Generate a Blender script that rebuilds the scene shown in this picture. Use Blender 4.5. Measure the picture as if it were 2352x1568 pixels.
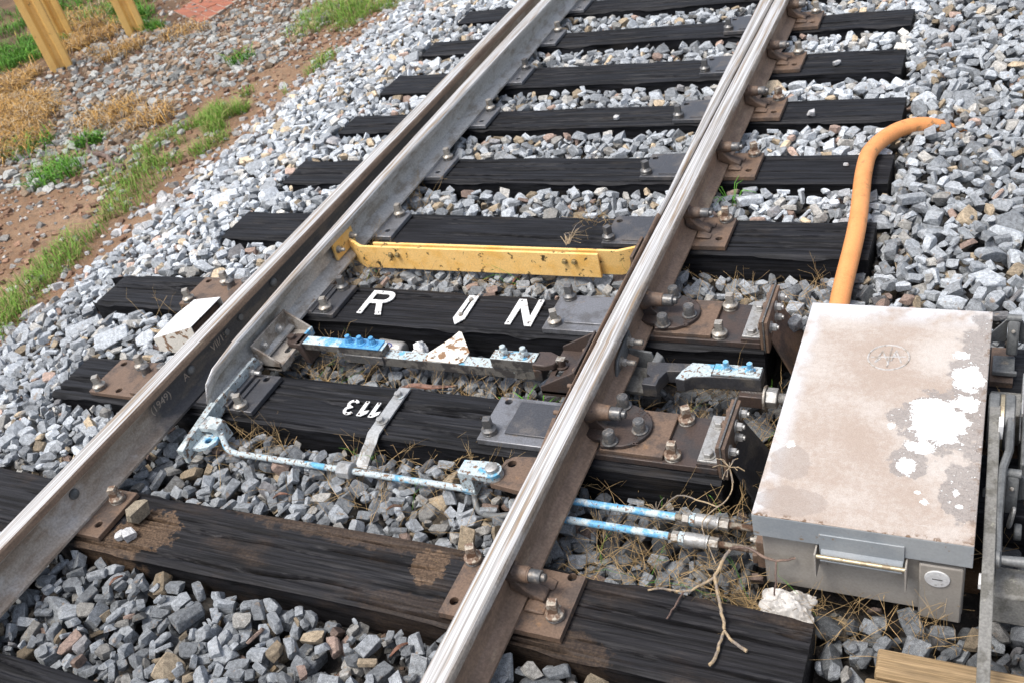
import bpy, bmesh, math, random
import numpy as np
from mathutils import Vector, Matrix
from mathutils.geometry import tessellate_polygon

for _o in list(bpy.data.objects):
    bpy.data.objects.remove(_o)
scene = bpy.context.scene
COL = scene.collection
R = math.radians
random.seed(7)
rng = np.random.default_rng(7)

# ------------------------------------------------------------------ camera
CAM = np.array([2.58085705, -1.0729333, 1.96868498])
YAW, PITCH, ROLL, FPX = -0.566434459, 0.623303988, -0.276874911, 2273.09107
FWD = Vector((math.sin(YAW)*math.cos(PITCH), math.cos(YAW)*math.cos(PITCH), -math.sin(PITCH)))
_rt = Vector((math.cos(YAW), -math.sin(YAW), 0))
_up = _rt.cross(FWD)
RGT = math.cos(ROLL)*_rt + math.sin(ROLL)*_up
UPV = -math.sin(ROLL)*_rt + math.cos(ROLL)*_up
cd = bpy.data.cameras.new('camera')
cam = bpy.data.objects.new('camera', cd)
COL.objects.link(cam)
cd.sensor_fit = 'HORIZONTAL'
cd.sensor_width = 36.0
cd.lens = 36.0*FPX/2352.0
cd.clip_start = 0.05
cd.clip_end = 400
cd.dof.use_dof = True
cd.dof.focus_distance = 2.75
cd.dof.aperture_fstop = 6.3
m = Matrix((RGT, UPV, -FWD)).transposed().to_4x4()
m.translation = Vector(CAM)
cam.matrix_world = m
scene.camera = cam

# ------------------------------------------------------------------ light
SUN_DIR = Vector((-0.45, -0.50, 0.0)).normalized()      # horizontal direction the light comes from
SUN_EL = R(66)
sun_vec = Vector((SUN_DIR.x*math.cos(SUN_EL), SUN_DIR.y*math.cos(SUN_EL), math.sin(SUN_EL)))
w = bpy.data.worlds.new('World')
scene.world = w
w.use_nodes = True
nt = w.node_tree
sky = nt.nodes.new('ShaderNodeTexSky')
sky.sky_type = 'NISHITA'
sky.sun_disc = False
sky.sun_elevation = SUN_EL
sky.sun_rotation = math.atan2(SUN_DIR.x, SUN_DIR.y)
sky.dust_density = 4.0
sky.air_density = 1.0
sky.ozone_density = 1.0
hs = nt.nodes.new('ShaderNodeHueSaturation')
hs.inputs['Saturation'].default_value = 0.62
nt.links.new(sky.outputs[0], hs.inputs['Color'])
bg = nt.nodes['Background']
nt.links.new(hs.outputs[0], bg.inputs['Color'])
bg.inputs['Strength'].default_value = 0.125
sd = bpy.data.lights.new('sun', 'SUN')
sd.energy = 1.5
sd.angle = R(16)
sd.color = (1.0, 0.965, 0.91)
sun = bpy.data.objects.new('sun', sd)
COL.objects.link(sun)
sun.rotation_euler = (-sun_vec).to_track_quat('-Z', 'Y').to_euler()
sun.location = (-3, 4, 8)
vs = scene.view_settings
vs.view_transform = 'Standard'
vs.look = 'None'
vs.gamma = 1.0
vs.use_curve_mapping = False
vs.exposure = 0.88
scene.render.engine = 'CYCLES'
scene.cycles.max_bounces = 6
scene.cycles.diffuse_bounces = 2
scene.cycles.glossy_bounces = 3
scene.cycles.transparent_max_bounces = 4
scene.cycles.use_denoising = True
scene.cycles.caustics_reflective = False
scene.cycles.caustics_refractive = False

# ------------------------------------------------------------------ noise
def vnoise(x, y, seed=0):
    x = np.asarray(x, float); y = np.asarray(y, float)
    xi = np.floor(x).astype(np.int64); yi = np.floor(y).astype(np.int64)
    fx = x-xi; fy = y-yi
    fx = fx*fx*(3-2*fx); fy = fy*fy*(3-2*fy)
    def h(a, b):
        n = (a*374761393 + b*668265263 + seed*974711) & 0x7fffffff
        n = ((n ^ (n >> 13))*1274126177) & 0x7fffffff
        n = n ^ (n >> 16)
        return (n % 65536)/65535.0
    return ((h(xi, yi)*(1-fx)+h(xi+1, yi)*fx)*(1-fy)+(h(xi, yi+1)*(1-fx)+h(xi+1, yi+1)*fx)*fy)*2-1
def fbm(x, y, seed=0, o=3):
    s = 0; a = 1; t = 0
    for i in range(o):
        s = s+a*vnoise(np.asarray(x)*2**i, np.asarray(y)*2**i, seed+i*17); t += a; a *= .5
    return s/t

# ------------------------------------------------------------------ materials
class NT:
    def __init__(s, name):
        s.m = bpy.data.materials.new(name); s.m.use_nodes = True
        s.t = s.m.node_tree
        s.b = s.t.nodes['Principled BSDF']
        s.tc = s.t.nodes.new('ShaderNodeTexCoord')
        s.co = s.tc.outputs['Object']
    def n(s, typ, **kw):
        nd = s.t.nodes.new(typ)
        for k, v in kw.items(): setattr(nd, k, v)
        return nd
    def set(s, sock, v):
        if isinstance(v, bpy.types.NodeSocket): s.t.links.new(v, sock)
        else:
            if isinstance(v, tuple) and len(v) == 3 and sock.type == 'RGBA': v = (*v, 1)
            sock.default_value = v
    def vec(s, scale, loc=(0, 0, 0), rot=(0, 0, 0), src=None):
        mp = s.n('ShaderNodeMapping')
        s.t.links.new(src or s.co, mp.inputs[0])
        mp.inputs['Scale'].default_value = scale
        mp.inputs['Location'].default_value = loc
        mp.inputs['Rotation'].default_value = rot
        return mp.outputs[0]
    def noise(s, scale=10, detail=3, rough=.55, v=None, dist=0.0):
        nd = s.n('ShaderNodeTexNoise')
        s.t.links.new(v or s.co, nd.inputs['Vector'])
        nd.inputs['Scale'].default_value = scale
        nd.inputs['Detail'].default_value = detail
        nd.inputs['Roughness'].default_value = rough
        nd.inputs['Distortion'].default_value = dist
        return nd.outputs['Fac']
    def step(s, f, lo, hi, a=0.0, b=1.0):
        nd = s.n('ShaderNodeMapRange', interpolation_type='SMOOTHSTEP')
        s.set(nd.inputs[0], f)
        nd.inputs[1].default_value = lo; nd.inputs[2].default_value = hi
        nd.inputs[3].default_value = a; nd.inputs[4].default_value = b
        return nd.outputs[0]
    def mix(s, f, a, b, mode='MIX'):
        nd = s.n('ShaderNodeMix', data_type='RGBA', blend_type=mode)
        s.set(nd.inputs[0], f); s.set(nd.inputs[6], a); s.set(nd.inputs[7], b)
        return nd.outputs[2]
    def math(s, op, a, b=0.0):
        nd = s.n('ShaderNodeMath', operation=op)
        s.set(nd.inputs[0], a); s.set(nd.inputs[1], b)
        return nd.outputs[0]
    def bump(s, h, strength=.3, dist=.002):
        nd = s.n('ShaderNodeBump')
        s.set(nd.inputs['Height'], h)
        nd.inputs['Strength'].default_value = strength
        nd.inputs['Distance'].default_value = dist
        s.t.links.new(nd.outputs[0], s.b.inputs['Normal'])
    def done(s, col, rough=.7, metal=0.0, spec=None):
        s.set(s.b.inputs['Base Color'], col)
        s.set(s.b.inputs['Roughness'], rough)
        s.set(s.b.inputs['Metallic'], metal)
        if spec is not None: s.b.inputs['Specular IOR Level'].default_value = spec
        return s.m

def worn(name, c1, c2, scale=30, lo=.48, hi=.58, rough=(.55, .8), metal=0.0, c3=None, s3=60, lo3=.6, hi3=.66, var=.35, bump=.25, detail=5, v=None, fine=180):
    n = NT(name)
    src = n.vec(v) if v else n.co
    f = n.step(n.noise(scale, detail, .6, src), lo, hi)
    col = n.mix(f, c1, c2)
    if c3 is not None:
        g = n.step(n.noise(s3, 4, .65, src), lo3, hi3)
        col = n.mix(g, col, c3)
    fn = n.noise(fine, 3, .6)
    k = n.step(fn, .25, .75, 1-var, 1+var)
    mn = n.n('ShaderNodeVectorMath', operation='SCALE')
    n.t.links.new(col, mn.inputs[0]); n.t.links.new(k, mn.inputs['Scale'])
    n.bump(n.math('ADD', n.math('MULTIPLY', fn, .5), f), bump, .0015)
    r = n.math('ADD', n.math('MULTIPLY', f, rough[1]-rough[0]), rough[0])
    return n.done(mn.outputs[0], r, metal)

M = {}
def mat_stone():
    n = NT('ballast_stone')
    n.co = n.n('ShaderNodeNewGeometry').outputs['Position']
    at = n.n('ShaderNodeAttribute', attribute_name='Col')
    a = n.noise(90, 4, .65)
    b = n.noise(600, 2, .6)
    k = n.math('MULTIPLY', n.step(a, .3, .7, .68, 1.25), n.step(b, .32, .68, .62, 1.42))
    sc = n.n('ShaderNodeVectorMath', operation='SCALE')
    n.t.links.new(at.outputs['Color'], sc.inputs[0]); n.t.links.new(k, sc.inputs['Scale'])
    st = n.step(n.noise(35, 4, .6), .62, .72, 0, .55)
    col = n.mix(st, sc.outputs[0], (.27, .17, .085))
    n.bump(n.math('ADD', a, n.math('MULTIPLY', b, .35)), .55, .004)
    return n.done(col, .88, 0, .25)
M['stone'] = mat_stone()
def mat_wood(name, c1, c2, cb, lob, hib, rough=.58, blobs=()):
    n = NT(name)
    g = n.noise(1.0, 6, .68, n.vec((2.2, 85, 85)), .2)
    g2 = n.noise(1.0, 4, .6, n.vec((6, 300, 300)), .1)
    big = n.noise(3.2, 4, .6, n.vec((1, 2.2, 2.2)))
    col = n.mix(n.step(g, .34, .62), c1, c2)
    bm_ = n.step(big, lob, hib)
    if blobs:
        sp = n.n('ShaderNodeSeparateXYZ'); n.t.links.new(n.co, sp.inputs[0])
        wob = n.noise(24, 5, .65)
        tot = None
        for (cx, cy, rx, ry, k) in blobs:
            dx = n.math('DIVIDE', n.math('SUBTRACT', sp.outputs[0], cx), rx); dy = n.math('DIVIDE', n.math('SUBTRACT', sp.outputs[1], cy), ry)
            d = n.math('SQRT', n.math('ADD', n.math('MULTIPLY', dx, dx), n.math('MULTIPLY', dy, dy)))
            d = n.math('ADD', d, n.math('MULTIPLY', n.math('SUBTRACT', wob, .5), 1.6))
            bl = n.step(d, .8 if k < 1 else .92, 1.1 if k < 1 else 1.0, k, 0.0)
            tot = bl if tot is None else n.math('MAXIMUM', tot, bl)
        bm_ = n.math('MAXIMUM', n.math('MULTIPLY', bm_, .35), tot)
        cb = n.mix(n.step(n.noise(130, 4, .7), .35, .65), (.050, .032, .021), (.135, .090, .058))
    col = n.mix(bm_, col, cb)
    k = n.step(g2, .25, .75, .6, 1.35)
    sc = n.n('ShaderNodeVectorMath', operation='SCALE')
    n.t.links.new(col, sc.inputs[0]); n.t.links.new(k, sc.inputs['Scale'])
    n.bump(n.math('ADD', g, n.math('MULTIPLY', g2, .6)), .6, .004)
    return n.done(sc.outputs[0], n.step(g, .3, .7, rough+.15, rough-.1), 0, .2)
M['wood'] = mat_wood('creosoted_timber', (.0035, .0035, .004), (.0175, .018, .0215), (.030, .025, .021), .58, .80)
M['wood_brown'] = mat_wood('creosoted_timber_browned', (.004, .0037, .004), (.0185, .018, .0205), (.075, .043, .024), .50, .74, .58,
                           [(.30, .215, .12, .085, 1.0), (1.27, .29, .055, .06, 1.0), (1.0, .36, .45, .055, .5), (1.33, .15, .22, .05, .25), (1.68, .13, .16, .06, .4), (.20, .14, .15, .05, .8)])
M['plank'] = mat_wood('bare_timber', (.22, .15, .078), (.35, .245, .135), (.15, .11, .066), .5, .75, .7)
def mat_rail_top():
    n = NT('rail_running_surface')
    g = n.noise(1.0, 5, .6, n.vec((170, 1.3, 60)))
    g2 = n.noise(1.0, 4, .6, n.vec((90, 2.5, 60)))
    c = n.mix(n.step(g, .36, .64), (.29, .265, .235), (.72, .715, .71))  # pale base colour stands in for sky reflected on the worn head
    c = n.mix(n.step(g2, .51, .66), c, (.33, .245, .165))
    n.bump(g, .12, .001)
    return n.done(c, n.step(g, .3, .7, .5, .32), .3)
M['rail_top'] = mat_rail_top()
M['rail_side'] = worn('rail_side_tan', (.40, .345, .29), (.27, .215, .165), 9, .42, .62, (.6, .75), 0, (.52, .49, .455), 5, .52, .7, .22, .2, v=(2.5, .8, 2.5), fine=120)
M['rail_brown'] = worn('rail_side_brown', (.27, .185, .13), (.20, .138, .098), 10, .4, .65, (.6, .75), 0, (.34, .255, .18), 6, .56, .72, .2, .15, v=(2.5, .8, 2.5), fine=120)
def mat_rail_left():
    n = NT('rail_side_part_greased')
    sp = n.n('ShaderNodeSeparateXYZ'); n.t.links.new(n.co, sp.inputs[0])
    y = n.math('ADD', sp.outputs[1], n.math('MULTIPLY', n.math('SUBTRACT', n.noise(7, 4, .6), .5), .55))
    grease = n.math('MULTIPLY', n.step(y, .50, .66), n.step(y, 3.3, 2.7))
    a = n.noise(9, 5, .6, n.vec((2.5, .8, 2.5)))
    tan = n.mix(n.step(a, .4, .64), (.40, .345, .29), (.28, .22, .17))
    tan = n.mix(n.step(n.noise(6, 4, .6), .55, .7), tan, (.50, .47, .44))
    dk = n.mix(n.step(a, .45, .66), (.065, .066, .072), (.13, .115, .10))
    col = n.mix(grease, tan, dk)
    f = n.noise(140, 3, .6)
    sc = n.n('ShaderNodeVectorMath', operation='SCALE'); n.t.links.new(col, sc.inputs[0]); n.t.links.new(n.step(f, .25, .75, .8, 1.2), sc.inputs['Scale'])
    n.bump(f, .2, .0015)
    return n.done(sc.outputs[0], .6, 0.05)
M['rail_left'] = mat_rail_left()
M['rail_dark'] = worn('rail_side_greased', (.055, .055, .06), (.10, .09, .08), 8, .45, .65, (.4, .6), .15, (.16, .13, .105), 7, .62, .75, .25, .2, v=(2.5, 1, 2.5))
M['switch'] = worn('switch_blade_side', (.50, .485, .455), (.32, .285, .24), 9, .45, .66, (.45, .6), .2, (.24, .16, .09), 8, .64, .76, .2, .15, v=(2.5, 1, 2.5), fine=120)
M['plate_grey'] = worn('greased_steel_plate', (.075, .077, .085), (.13, .12, .115), 14, .46, .66, (.35, .55), .3, (.17, .11, .07), 24, .66, .75, .22, .15)
M['plate_light'] = worn('worn_slide_plate', (.21, .215, .23), (.13, .13, .135), 12, .48, .66, (.35, .5), .35, (.26, .20, .15), 20, .64, .75, .2, .15)
M['rust'] = worn('rusted_steel', (.15, .098, .067), (.085, .062, .05), 13, .45, .62, (.6, .75), 0, (.21, .125, .07), 22, .6, .72, .25, .25)
M['rust_dark'] = worn('dark_rusted_steel', (.07, .05, .042), (.045, .04, .04), 14, .45, .62, (.42, .6), .1, (.14, .085, .055), 20, .62, .72, .25, .25)
M['bolt'] = worn('bolt_steel', (.38, .355, .315), (.20, .165, .13), 50, .48, .62, (.42, .65), .35, (.20, .11, .06), 70, .64, .7, .25, .2)
M['bolt_dark'] = worn('oily_bolt_steel', (.13, .13, .13), (.23, .205, .18), 60, .5, .66, (.38, .55), .4, (.15, .09, .06), 70, .66, .74, .25, .2)
M['bolt_rust'] = worn('rusty_bolt', (.17, .105, .07), (.40, .355, .29), 42, .45, .58, (.6, .75), .1, None, var=.3)
M['galv'] = worn('galvanised_steel', (.42, .415, .40), (.30, .29, .27), 40, .45, .65, (.4, .55), .45, (.24, .17, .10), 60, .68, .75, .2, .15)
M['blue'] = worn('flaking_blue_paint', (.12, .36, .58), (.48, .56, .58), 24, .44, .56, (.5, .7), 0, (.18, .09, .05), 95, .60, .64, .2, .35)
M['blue_solid'] = worn('blue_paint', (.07, .27, .52), (.13, .38, .62), 30, .45, .65, (.4, .55), 0, (.07, .06, .055), 60, .63, .68, .2, .3)
M['blue_rust'] = worn('pale_blue_paint_over_rust', (.43, .50, .52), (.17, .10, .06), 85, .54, .60, (.55, .75), 0, (.12, .37, .56), 13, .56, .63, .22, .4)
M['greywhite'] = worn('grey_white_paint', (.30, .345, .355), (.50, .555, .56), 18, .44, .60, (.5, .65), 0, (.14, .09, .06), 50, .545, .61, .2, .3)
M['bar_grey'] = worn('dirty_grey_bar', (.15, .14, .125), (.055, .05, .048), 20, .46, .56, (.5, .65), .1, (.28, .30, .30), 30, .62, .7, .2, .3)
M['yellow'] = worn('yellow_paint', (.86, .55, .20), (.80, .46, .12), 11, .45, .65, (.45, .6), 0, (.07, .05, .02), 30, .595, .66, .12, .2)
M['yellow_bolt'] = worn('painted_bolt', (.30, .22, .09), (.12, .10, .08), 60, .5, .6, (.5, .6), .1)
M['post'] = worn('post_yellow_paint', (.85, .54, .18), (.78, .47, .15), 6, .45, .65, (.5, .6), 0, (.36, .22, .08), 24, .66, .72, .10, .1)
M['white'] = worn('white_paint', (.76, .76, .75), (.62, .62, .59), 30, .5, .65, (.5, .6), 0, (.13, .09, .065), 70, .62, .66, .08, .25)
M['white_rust'] = worn('white_paint_over_rust', (.74, .70, .62), (.24, .14, .075), 26, .53, .57, (.6, .75), 0, None, var=.12, bump=.5)
M['brick'] = worn('brick_red', (.34, .115, .06), (.27, .10, .065), 14, .42, .62, (.8, .9), 0, (.40, .20, .12), 30, .62, .7, .2, .3)
M['mortar'] = worn('mortar', (.42, .36, .29), (.3, .25, .2), 30, var=.2)
M['conduit'] = worn('orange_conduit', (.74, .31, .105), (.68, .275, .09), 7, .45, .65, (.42, .52), 0, (.34, .17, .065), 26, .60, .72, .10, .1)
M['cast'] = worn('grey_cast_steel', (.155, .16, .16), (.10, .105, .105), 20, .45, .65, (.5, .65), .15, (.22, .19, .15), 30, .64, .74, .2, .2)
M['cast_moss'] = worn('stained_grey_casting', (.19, .185, .17), (.12, .115, .10), 26, .45, .62, (.65, .8), 0, (.25, .24, .2), 60, .6, .7, .25, .3)
M['brass'] = worn('brass_ring', (.44, .37, .25), (.30, .24, .16), 30, rough=(.35, .5), metal=.6, var=.15)
M['bodygrey'] = worn('machine_body_grey', (.34, .315, .28), (.285, .262, .232), 7, .42, .62, (.55, .65), 0, None, var=.08, bump=.06)
M['lidskirt'] = worn('machine_lid_grey', (.27, .295, .315), (.33, .35, .36), 7, .42, .64, (.5, .6), 0, (.24, .17, .11), 30, .63, .72, .06, .15)
M['bracket'] = worn('bracket_steel', (.36, .325, .285), (.17, .135, .105), 14, .46, .62, (.5, .68), .1, (.50, .50, .48), 20, .6, .7, .22, .25)
M['badge'] = worn('raised_badge_metal', (.46, .44, .42), (.30, .26, .22), 60, var=.1, rough=(.4, .5), bump=.05)
M['strap'] = worn('strap_steel', (.34, .35, .355), (.23, .225, .215), 16, .46, .62, (.42, .6), .25, (.46, .53, .56), 22, .60, .68, .2, .2)
M['tag'] = worn('tag_metal', (.62, .63, .63), (.55, .55, .55), 40, var=.1, rough=(.4, .5), bump=.05)
M['bark'] = worn('bark', (.16, .07, .04), (.09, .05, .035), 40)
M['twig'] = worn('dead_twig', (.36, .27, .165), (.20, .17, .145), 26, .45, .6, (.8, .9), 0, (.12, .09, .07), 70, .6, .68, .3, .5)
M['twig_dark'] = worn('dark_branch', (.11, .07, .055), (.19, .13, .10), 25)
M['plastic'] = worn('plastic_bag', (.52, .50, .47), (.38, .36, .335), 30, var=.1, rough=(.35, .5))
M['can'] = worn('aluminium_can', (.48, .46, .43), (.38, .36, .33), 30, rough=(.4, .5), metal=.5, var=.12)
M['print'] = worn('dark_blue_print', (.035, .045, .16), (.05, .06, .18), 30, var=.1)
M['ballast_bed'] = worn('ballast_gap_shade', (.028, .025, .022), (.055, .047, .04), 40, bump=.8)  # near-black colour paints the shade in the gaps between stones
def mat_attr(name, rough=.7, sss=False):
    n = NT(name)
    at = n.n('ShaderNodeAttribute', attribute_name='Col')
    m_ = n.done(at.outputs['Color'], rough, 0, .3)
    return m_
M['grass'] = mat_attr('grass_blade', .6)
M['green_blade'] = worn('green_blade', (.11, .34, .03), (.16, .40, .05), 40, var=.1)
def mat_ground():
    n = NT('bare_earth')
    a = n.noise(2.2, 5, .6); b = n.noise(28, 4, .65); c = n.noise(160, 3, .6)
    col = n.mix(n.step(a, .35, .66), (.185, .108, .062), (.27, .175, .108))
    col = n.mix(n.step(b, .45, .7), col, (.15, .10, .065))
    col = n.mix(n.step(c, .58, .68), col, (.40, .31, .23))
    sp = n.n('ShaderNodeSeparateXYZ'); n.t.links.new(n.co, sp.inputs[0])
    hum = n.math('MULTIPLY', n.step(sp.outputs[0], -2.9, -3.4), n.step(a, .3, .55))
    col = n.mix(n.math('MULTIPLY', hum, .8), col, (.075, .05, .033))
    n.bump(n.math('ADD', b, n.math('MULTIPLY', c, .5)), .8, .01)
    return n.done(col, .92, 0, .2)
M['earth'] = mat_ground()
def mat_lid():
    n = NT('machine_lid_top')
    sp = n.n('ShaderNodeSeparateXYZ'); n.t.links.new(n.co, sp.inputs[0])
    wob = n.n('ShaderNodeTexNoise'); n.t.links.new(n.co, wob.inputs['Vector'])
    wob.inputs['Scale'].default_value = 46; wob.inputs['Detail'].default_value = 5; wob.inputs['Roughness'].default_value = .68
    wob2 = n.noise(9, 3, .6)
    cloud = n.math('ADD', n.math('MULTIPLY', n.noise(4, 3, .55), .7), n.math('MULTIPLY', n.noise(60, 4, .7), .3))
    def blob(cx, cy, rx, ry, amp, noise_src, e0=.96, e1=1.0):
        dx = n.math('DIVIDE', n.math('SUBTRACT', sp.outputs[0], cx), rx)
        dy = n.math('DIVIDE', n.math('SUBTRACT', sp.outputs[1], cy), ry)
        d = n.math('SQRT', n.math('ADD', n.math('MULTIPLY', dx, dx), n.math('MULTIPLY', dy, dy)))
        d = n.math('ADD', d, n.math('MULTIPLY', n.math('SUBTRACT', noise_src, .5), amp))
        return n.step(d, e0, e1, 1.0, 0.0)
    f = wob.outputs['Fac']
    fine = n.noise(420, 3, .65)
    base = n.mix(n.step(cloud, .36, .60), (.49, .445, .405), (.37, .30, .25))
    # paler towards the far and left rim, broken up by noise
    rim = n.math('MAXIMUM', n.step(sp.outputs[1], 1.17, 1.27, 0, 1), n.step(sp.outputs[0], 2.165, 2.115, 0, 1))
    base = n.mix(n.math('MULTIPLY', rim, n.step(n.noise(14, 3), .3, .6)), base, (.54, .55, .565))
    grey = blob(2.570, .98, .085, .30, 1.6, n.noise(16, 5, .6), .8, 1.0)
    stain = n.math('MAXIMUM', n.math('MULTIPLY', grey, 0.0), blob(2.165, .640, .050, .058, 1.1, n.noise(22, 4, .6), .92, 1.0))
    stain = n.math('MAXIMUM', stain, blob(2.19, .515, .080, .045, 1.1, n.noise(22, 4, .6), .92, 1.0))
    grey = n.math('MAXIMUM', grey, blob(2.478, .83, .092, .115, 1.3, n.noise(30, 5, .65), .9, 1.0))
    grey = n.math('MAXIMUM', grey, blob(2.425, .685, .045, .055, 1.3, n.noise(30, 5, .65), .9, 1.0))
    grey = n.math('MAXIMUM', grey, blob(2.385, .84, .03, .03, 1.2, f, .8, 1.0))
    grey = n.math('MAXIMUM', grey, blob(2.55, .60, .05, .10, 1.4, n.noise(22, 4, .6), .9, 1.0))
    base = n.mix(n.math('MULTIPLY', stain, .55), base, (.30, .255, .225))
    col = n.mix(n.math('MULTIPLY', grey, .8), base, (.285, .258, .24))
    white = None
    f2 = n.noise(150, 4, .65)
    fj = n.math('ADD', n.math('MULTIPLY', f, .75), n.math('MULTIPLY', n.noise(210, 3, .65), .25))
    for (cx, cy, rx, ry, am) in LID_PATCHES:
        bl = blob(cx, cy, rx, ry, am*3.0 if rx > .012 else am*2.6, fj if rx > .012 else f2)
        white = bl if white is None else n.math('MAXIMUM', white, bl)
    specks = n.math('MULTIPLY', n.step(n.noise(95, 4, .68), .64, .655), grey)
    white = n.math('MAXIMUM', white, specks)
    sc = n.n('ShaderNodeVectorMath', operation='SCALE')
    n.t.links.new(col, sc.inputs[0]); n.t.links.new(n.step(fine, .3, .7, .86, 1.14), sc.inputs['Scale'])
    scr = n.step(n.noise(1.0, 4, .7, n.vec((18, 190, 20), rot=(0, 0, R(-28)))), .66, .72, 0, .7)
    col = n.mix(scr, sc.outputs[0], (.55, .52, .49))
    edge = n.math('MAXIMUM', n.step(sp.outputs[1], .475, .461), n.math('MULTIPLY', n.step(sp.outputs[0], 2.555, 2.576), .7))
    rusty = n.math('MULTIPLY', edge, n.step(n.noise(48, 4, .65), .52, .60))
    col = n.mix(rusty, col, (.17, .11, .07))
    col = n.mix(white, col, n.mix(n.step(n.noise(34, 4), .6, .75), (.88, .88, .86), (.74, .72, .62)))
    flk = n.step(n.noise(70, 4, .7), .5, .53)
    n.bump(n.math('ADD', n.math('SUBTRACT', n.math('MULTIPLY', fine, .12), white), n.math('MULTIPLY', n.math('MULTIPLY', flk, grey), .6)), .7, .0025)
    return n.done(col, .62, 0, .35)
LID_PATCHES = [(2.478, .830, .064, .078, .75), (2.535, .905, .030, .030, 1.0), (2.448, .885, .036, .026, .9), (2.533, 1.000, .034, .050, .9), (2.512, 1.088, .020, .016, 1.0), (2.426, .742, .018, .016, 1.1),
               (2.420, .670, .022, .027, .9), (2.469, .566, .009, .008, 1.0), (2.452, .592, .007, .006, 1.0), (2.154, .698, .010, .012, 1.0), (2.532, .605, .007, .010, 1.0), (2.540, .565, .008, .006, 1.0), (2.455, .735, .026, .022, 1.0), (2.375, .800, .010, .010, 1.3)]
M['lid'] = mat_lid()

# ------------------------------------------------------------------ mesh builder
class MB:
    def __init__(s): s.v = []; s.f = []; s.mi = []
    def add(s, vs_, fs_, mi=0):
        o = len(s.v)
        s.v += [tuple(p) for p in vs_]
        s.f += [tuple(i+o for i in q) for q in fs_]
        s.mi += [mi]*len(fs_)
        return s
    def box(s, x0, x1, y0, y1, z0, z1, mi=0, top=None):
        if top is not None:
            s.box(x0, x1, y0, y1, z0, z1, mi); s.mi[-5] = top; return s
        return s.add([(x0, y0, z0), (x1, y0, z0), (x1, y1, z0), (x0, y1, z0), (x0, y0, z1), (x1, y0, z1), (x1, y1, z1), (x0, y1, z1)],
                     [(3, 2, 1, 0), (4, 5, 6, 7), (0, 1, 5, 4), (1, 2, 6, 5), (2, 3, 7, 6), (3, 0, 4, 7)], mi)
    def hexa(s, b, t, mi=0):
        return s.add(list(b)+list(t), [(3, 2, 1, 0), (4, 5, 6, 7), (0, 1, 5, 4), (1, 2, 6, 5), (2, 3, 7, 6), (3, 0, 4, 7)], mi)
    def rev(s, p, axis, prof, n=18, mi=0, ph=0.0):
        """profile [(along, radius)] revolved about axis through p"""
        p = Vector(p); a = Vector(axis).normalized()
        u = a.orthogonal().normalized(); v = a.cross(u)
        vs_ = []; fs_ = []
        for (d, r) in prof:
            for i in range(n):
                t = 2*math.pi*i/n+ph
                vs_.append(p+a*d+(u*math.cos(t)+v*math.sin(t))*r)
        for k in range(len(prof)-1):
            for i in range(n):
                j = (i+1) % n
                fs_.append((k*n+i, k*n+j, (k+1)*n+j, (k+1)*n+i))
        fs_.append(tuple(range(n-1, -1, -1)))
        fs_.append(tuple((len(prof)-1)*n+i for i in range(n)))
        return s.add(vs_, fs_, mi)
    def cyl(s, p0, p1, r, n=16, mi=0, ph=0.0):
        d = Vector(p1)-Vector(p0)
        return s.rev(p0, d, [(0, r), (d.length, r)], n, mi, ph)
    def tube(s, path, r, n=10, mi=0):
        P = [Vector(p) for p in path]
        rr = r if isinstance(r, (list, tuple)) else [r]*len(P)
        T = []
        for i in range(len(P)):
            T.append((P[min(i+1, len(P)-1)]-P[max(i-1, 0)]).normalized())
        u = T[0].orthogonal().normalized()
        vs_ = []; fs_ = []
        for i, p in enumerate(P):
            u = (u-T[i]*u.dot(T[i])).normalized(); v = T[i].cross(u)
            for k in range(n):
                t = 2*math.pi*k/n
                vs_.append(p+(u*math.cos(t)+v*math.sin(t))*rr[i])
        for i in range(len(P)-1):
            for k in range(n):
                j = (k+1) % n
                fs_.append((i*n+k, i*n+j, (i+1)*n+j, (i+1)*n+k))
        fs_.append(tuple(range(n-1, -1, -1)))
        fs_.append(tuple((len(P)-1)*n+i for i in range(n)))
        return s.add(vs_, fs_, mi)
    def prism(s, loops, lo, hi, plane='xy', mi=0):
        """loops: outer (and holes) as 2-D points; extruded lo..hi on the third axis"""
        if not isinstance(loops[0][0], (tuple, list)): loops = [loops]
        def P(q, h):
            return {'xy': (q[0], q[1], h), 'xz': (q[0], h, q[1]), 'yz': (h, q[0], q[1])}[plane]
        flat = [q for l in loops for q in l]
        tris = tessellate_polygon([[Vector((q[0], q[1], 0)) for q in l] for l in loops])
        n = len(flat)
        vs_ = [P(q, lo) for q in flat]+[P(q, hi) for q in flat]
        fs_ = [tuple(t) for t in tris]+[tuple(i+n for i in reversed(t)) for t in tris]
        o = 0
        for l in loops:
            k = len(l)
            for i in range(k):
                j = (i+1) % k
                fs_.append((o+i, o+j, n+o+j, n+o+i))
            o += k
        return s.add(vs_, fs_, mi)
    def mesh(s, name, mats, smooth=True, ang=35):
        me = bpy.data.meshes.new(name)
        me.from_pydata(s.v, [], s.f)
        for m_ in (mats if isinstance(mats, (list, tuple)) else [mats]): me.materials.append(m_)
        me.polygons.foreach_set('material_index', s.mi)
        bm = bmesh.new(); bm.from_mesh(me)
        bmesh.ops.recalc_face_normals(bm, faces=bm.faces)
        bm.to_mesh(me); bm.free()
        if smooth:
            me.polygons.foreach_set('use_smooth', [True]*len(me.polygons))
            me.set_sharp_from_angle(angle=R(ang))
        return me
    def build(s, name, mats, parent=None, bevel=0.0, seg=2, smooth=True):
        return link(name, s.mesh(name, mats, smooth), parent, bevel, seg)

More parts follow.
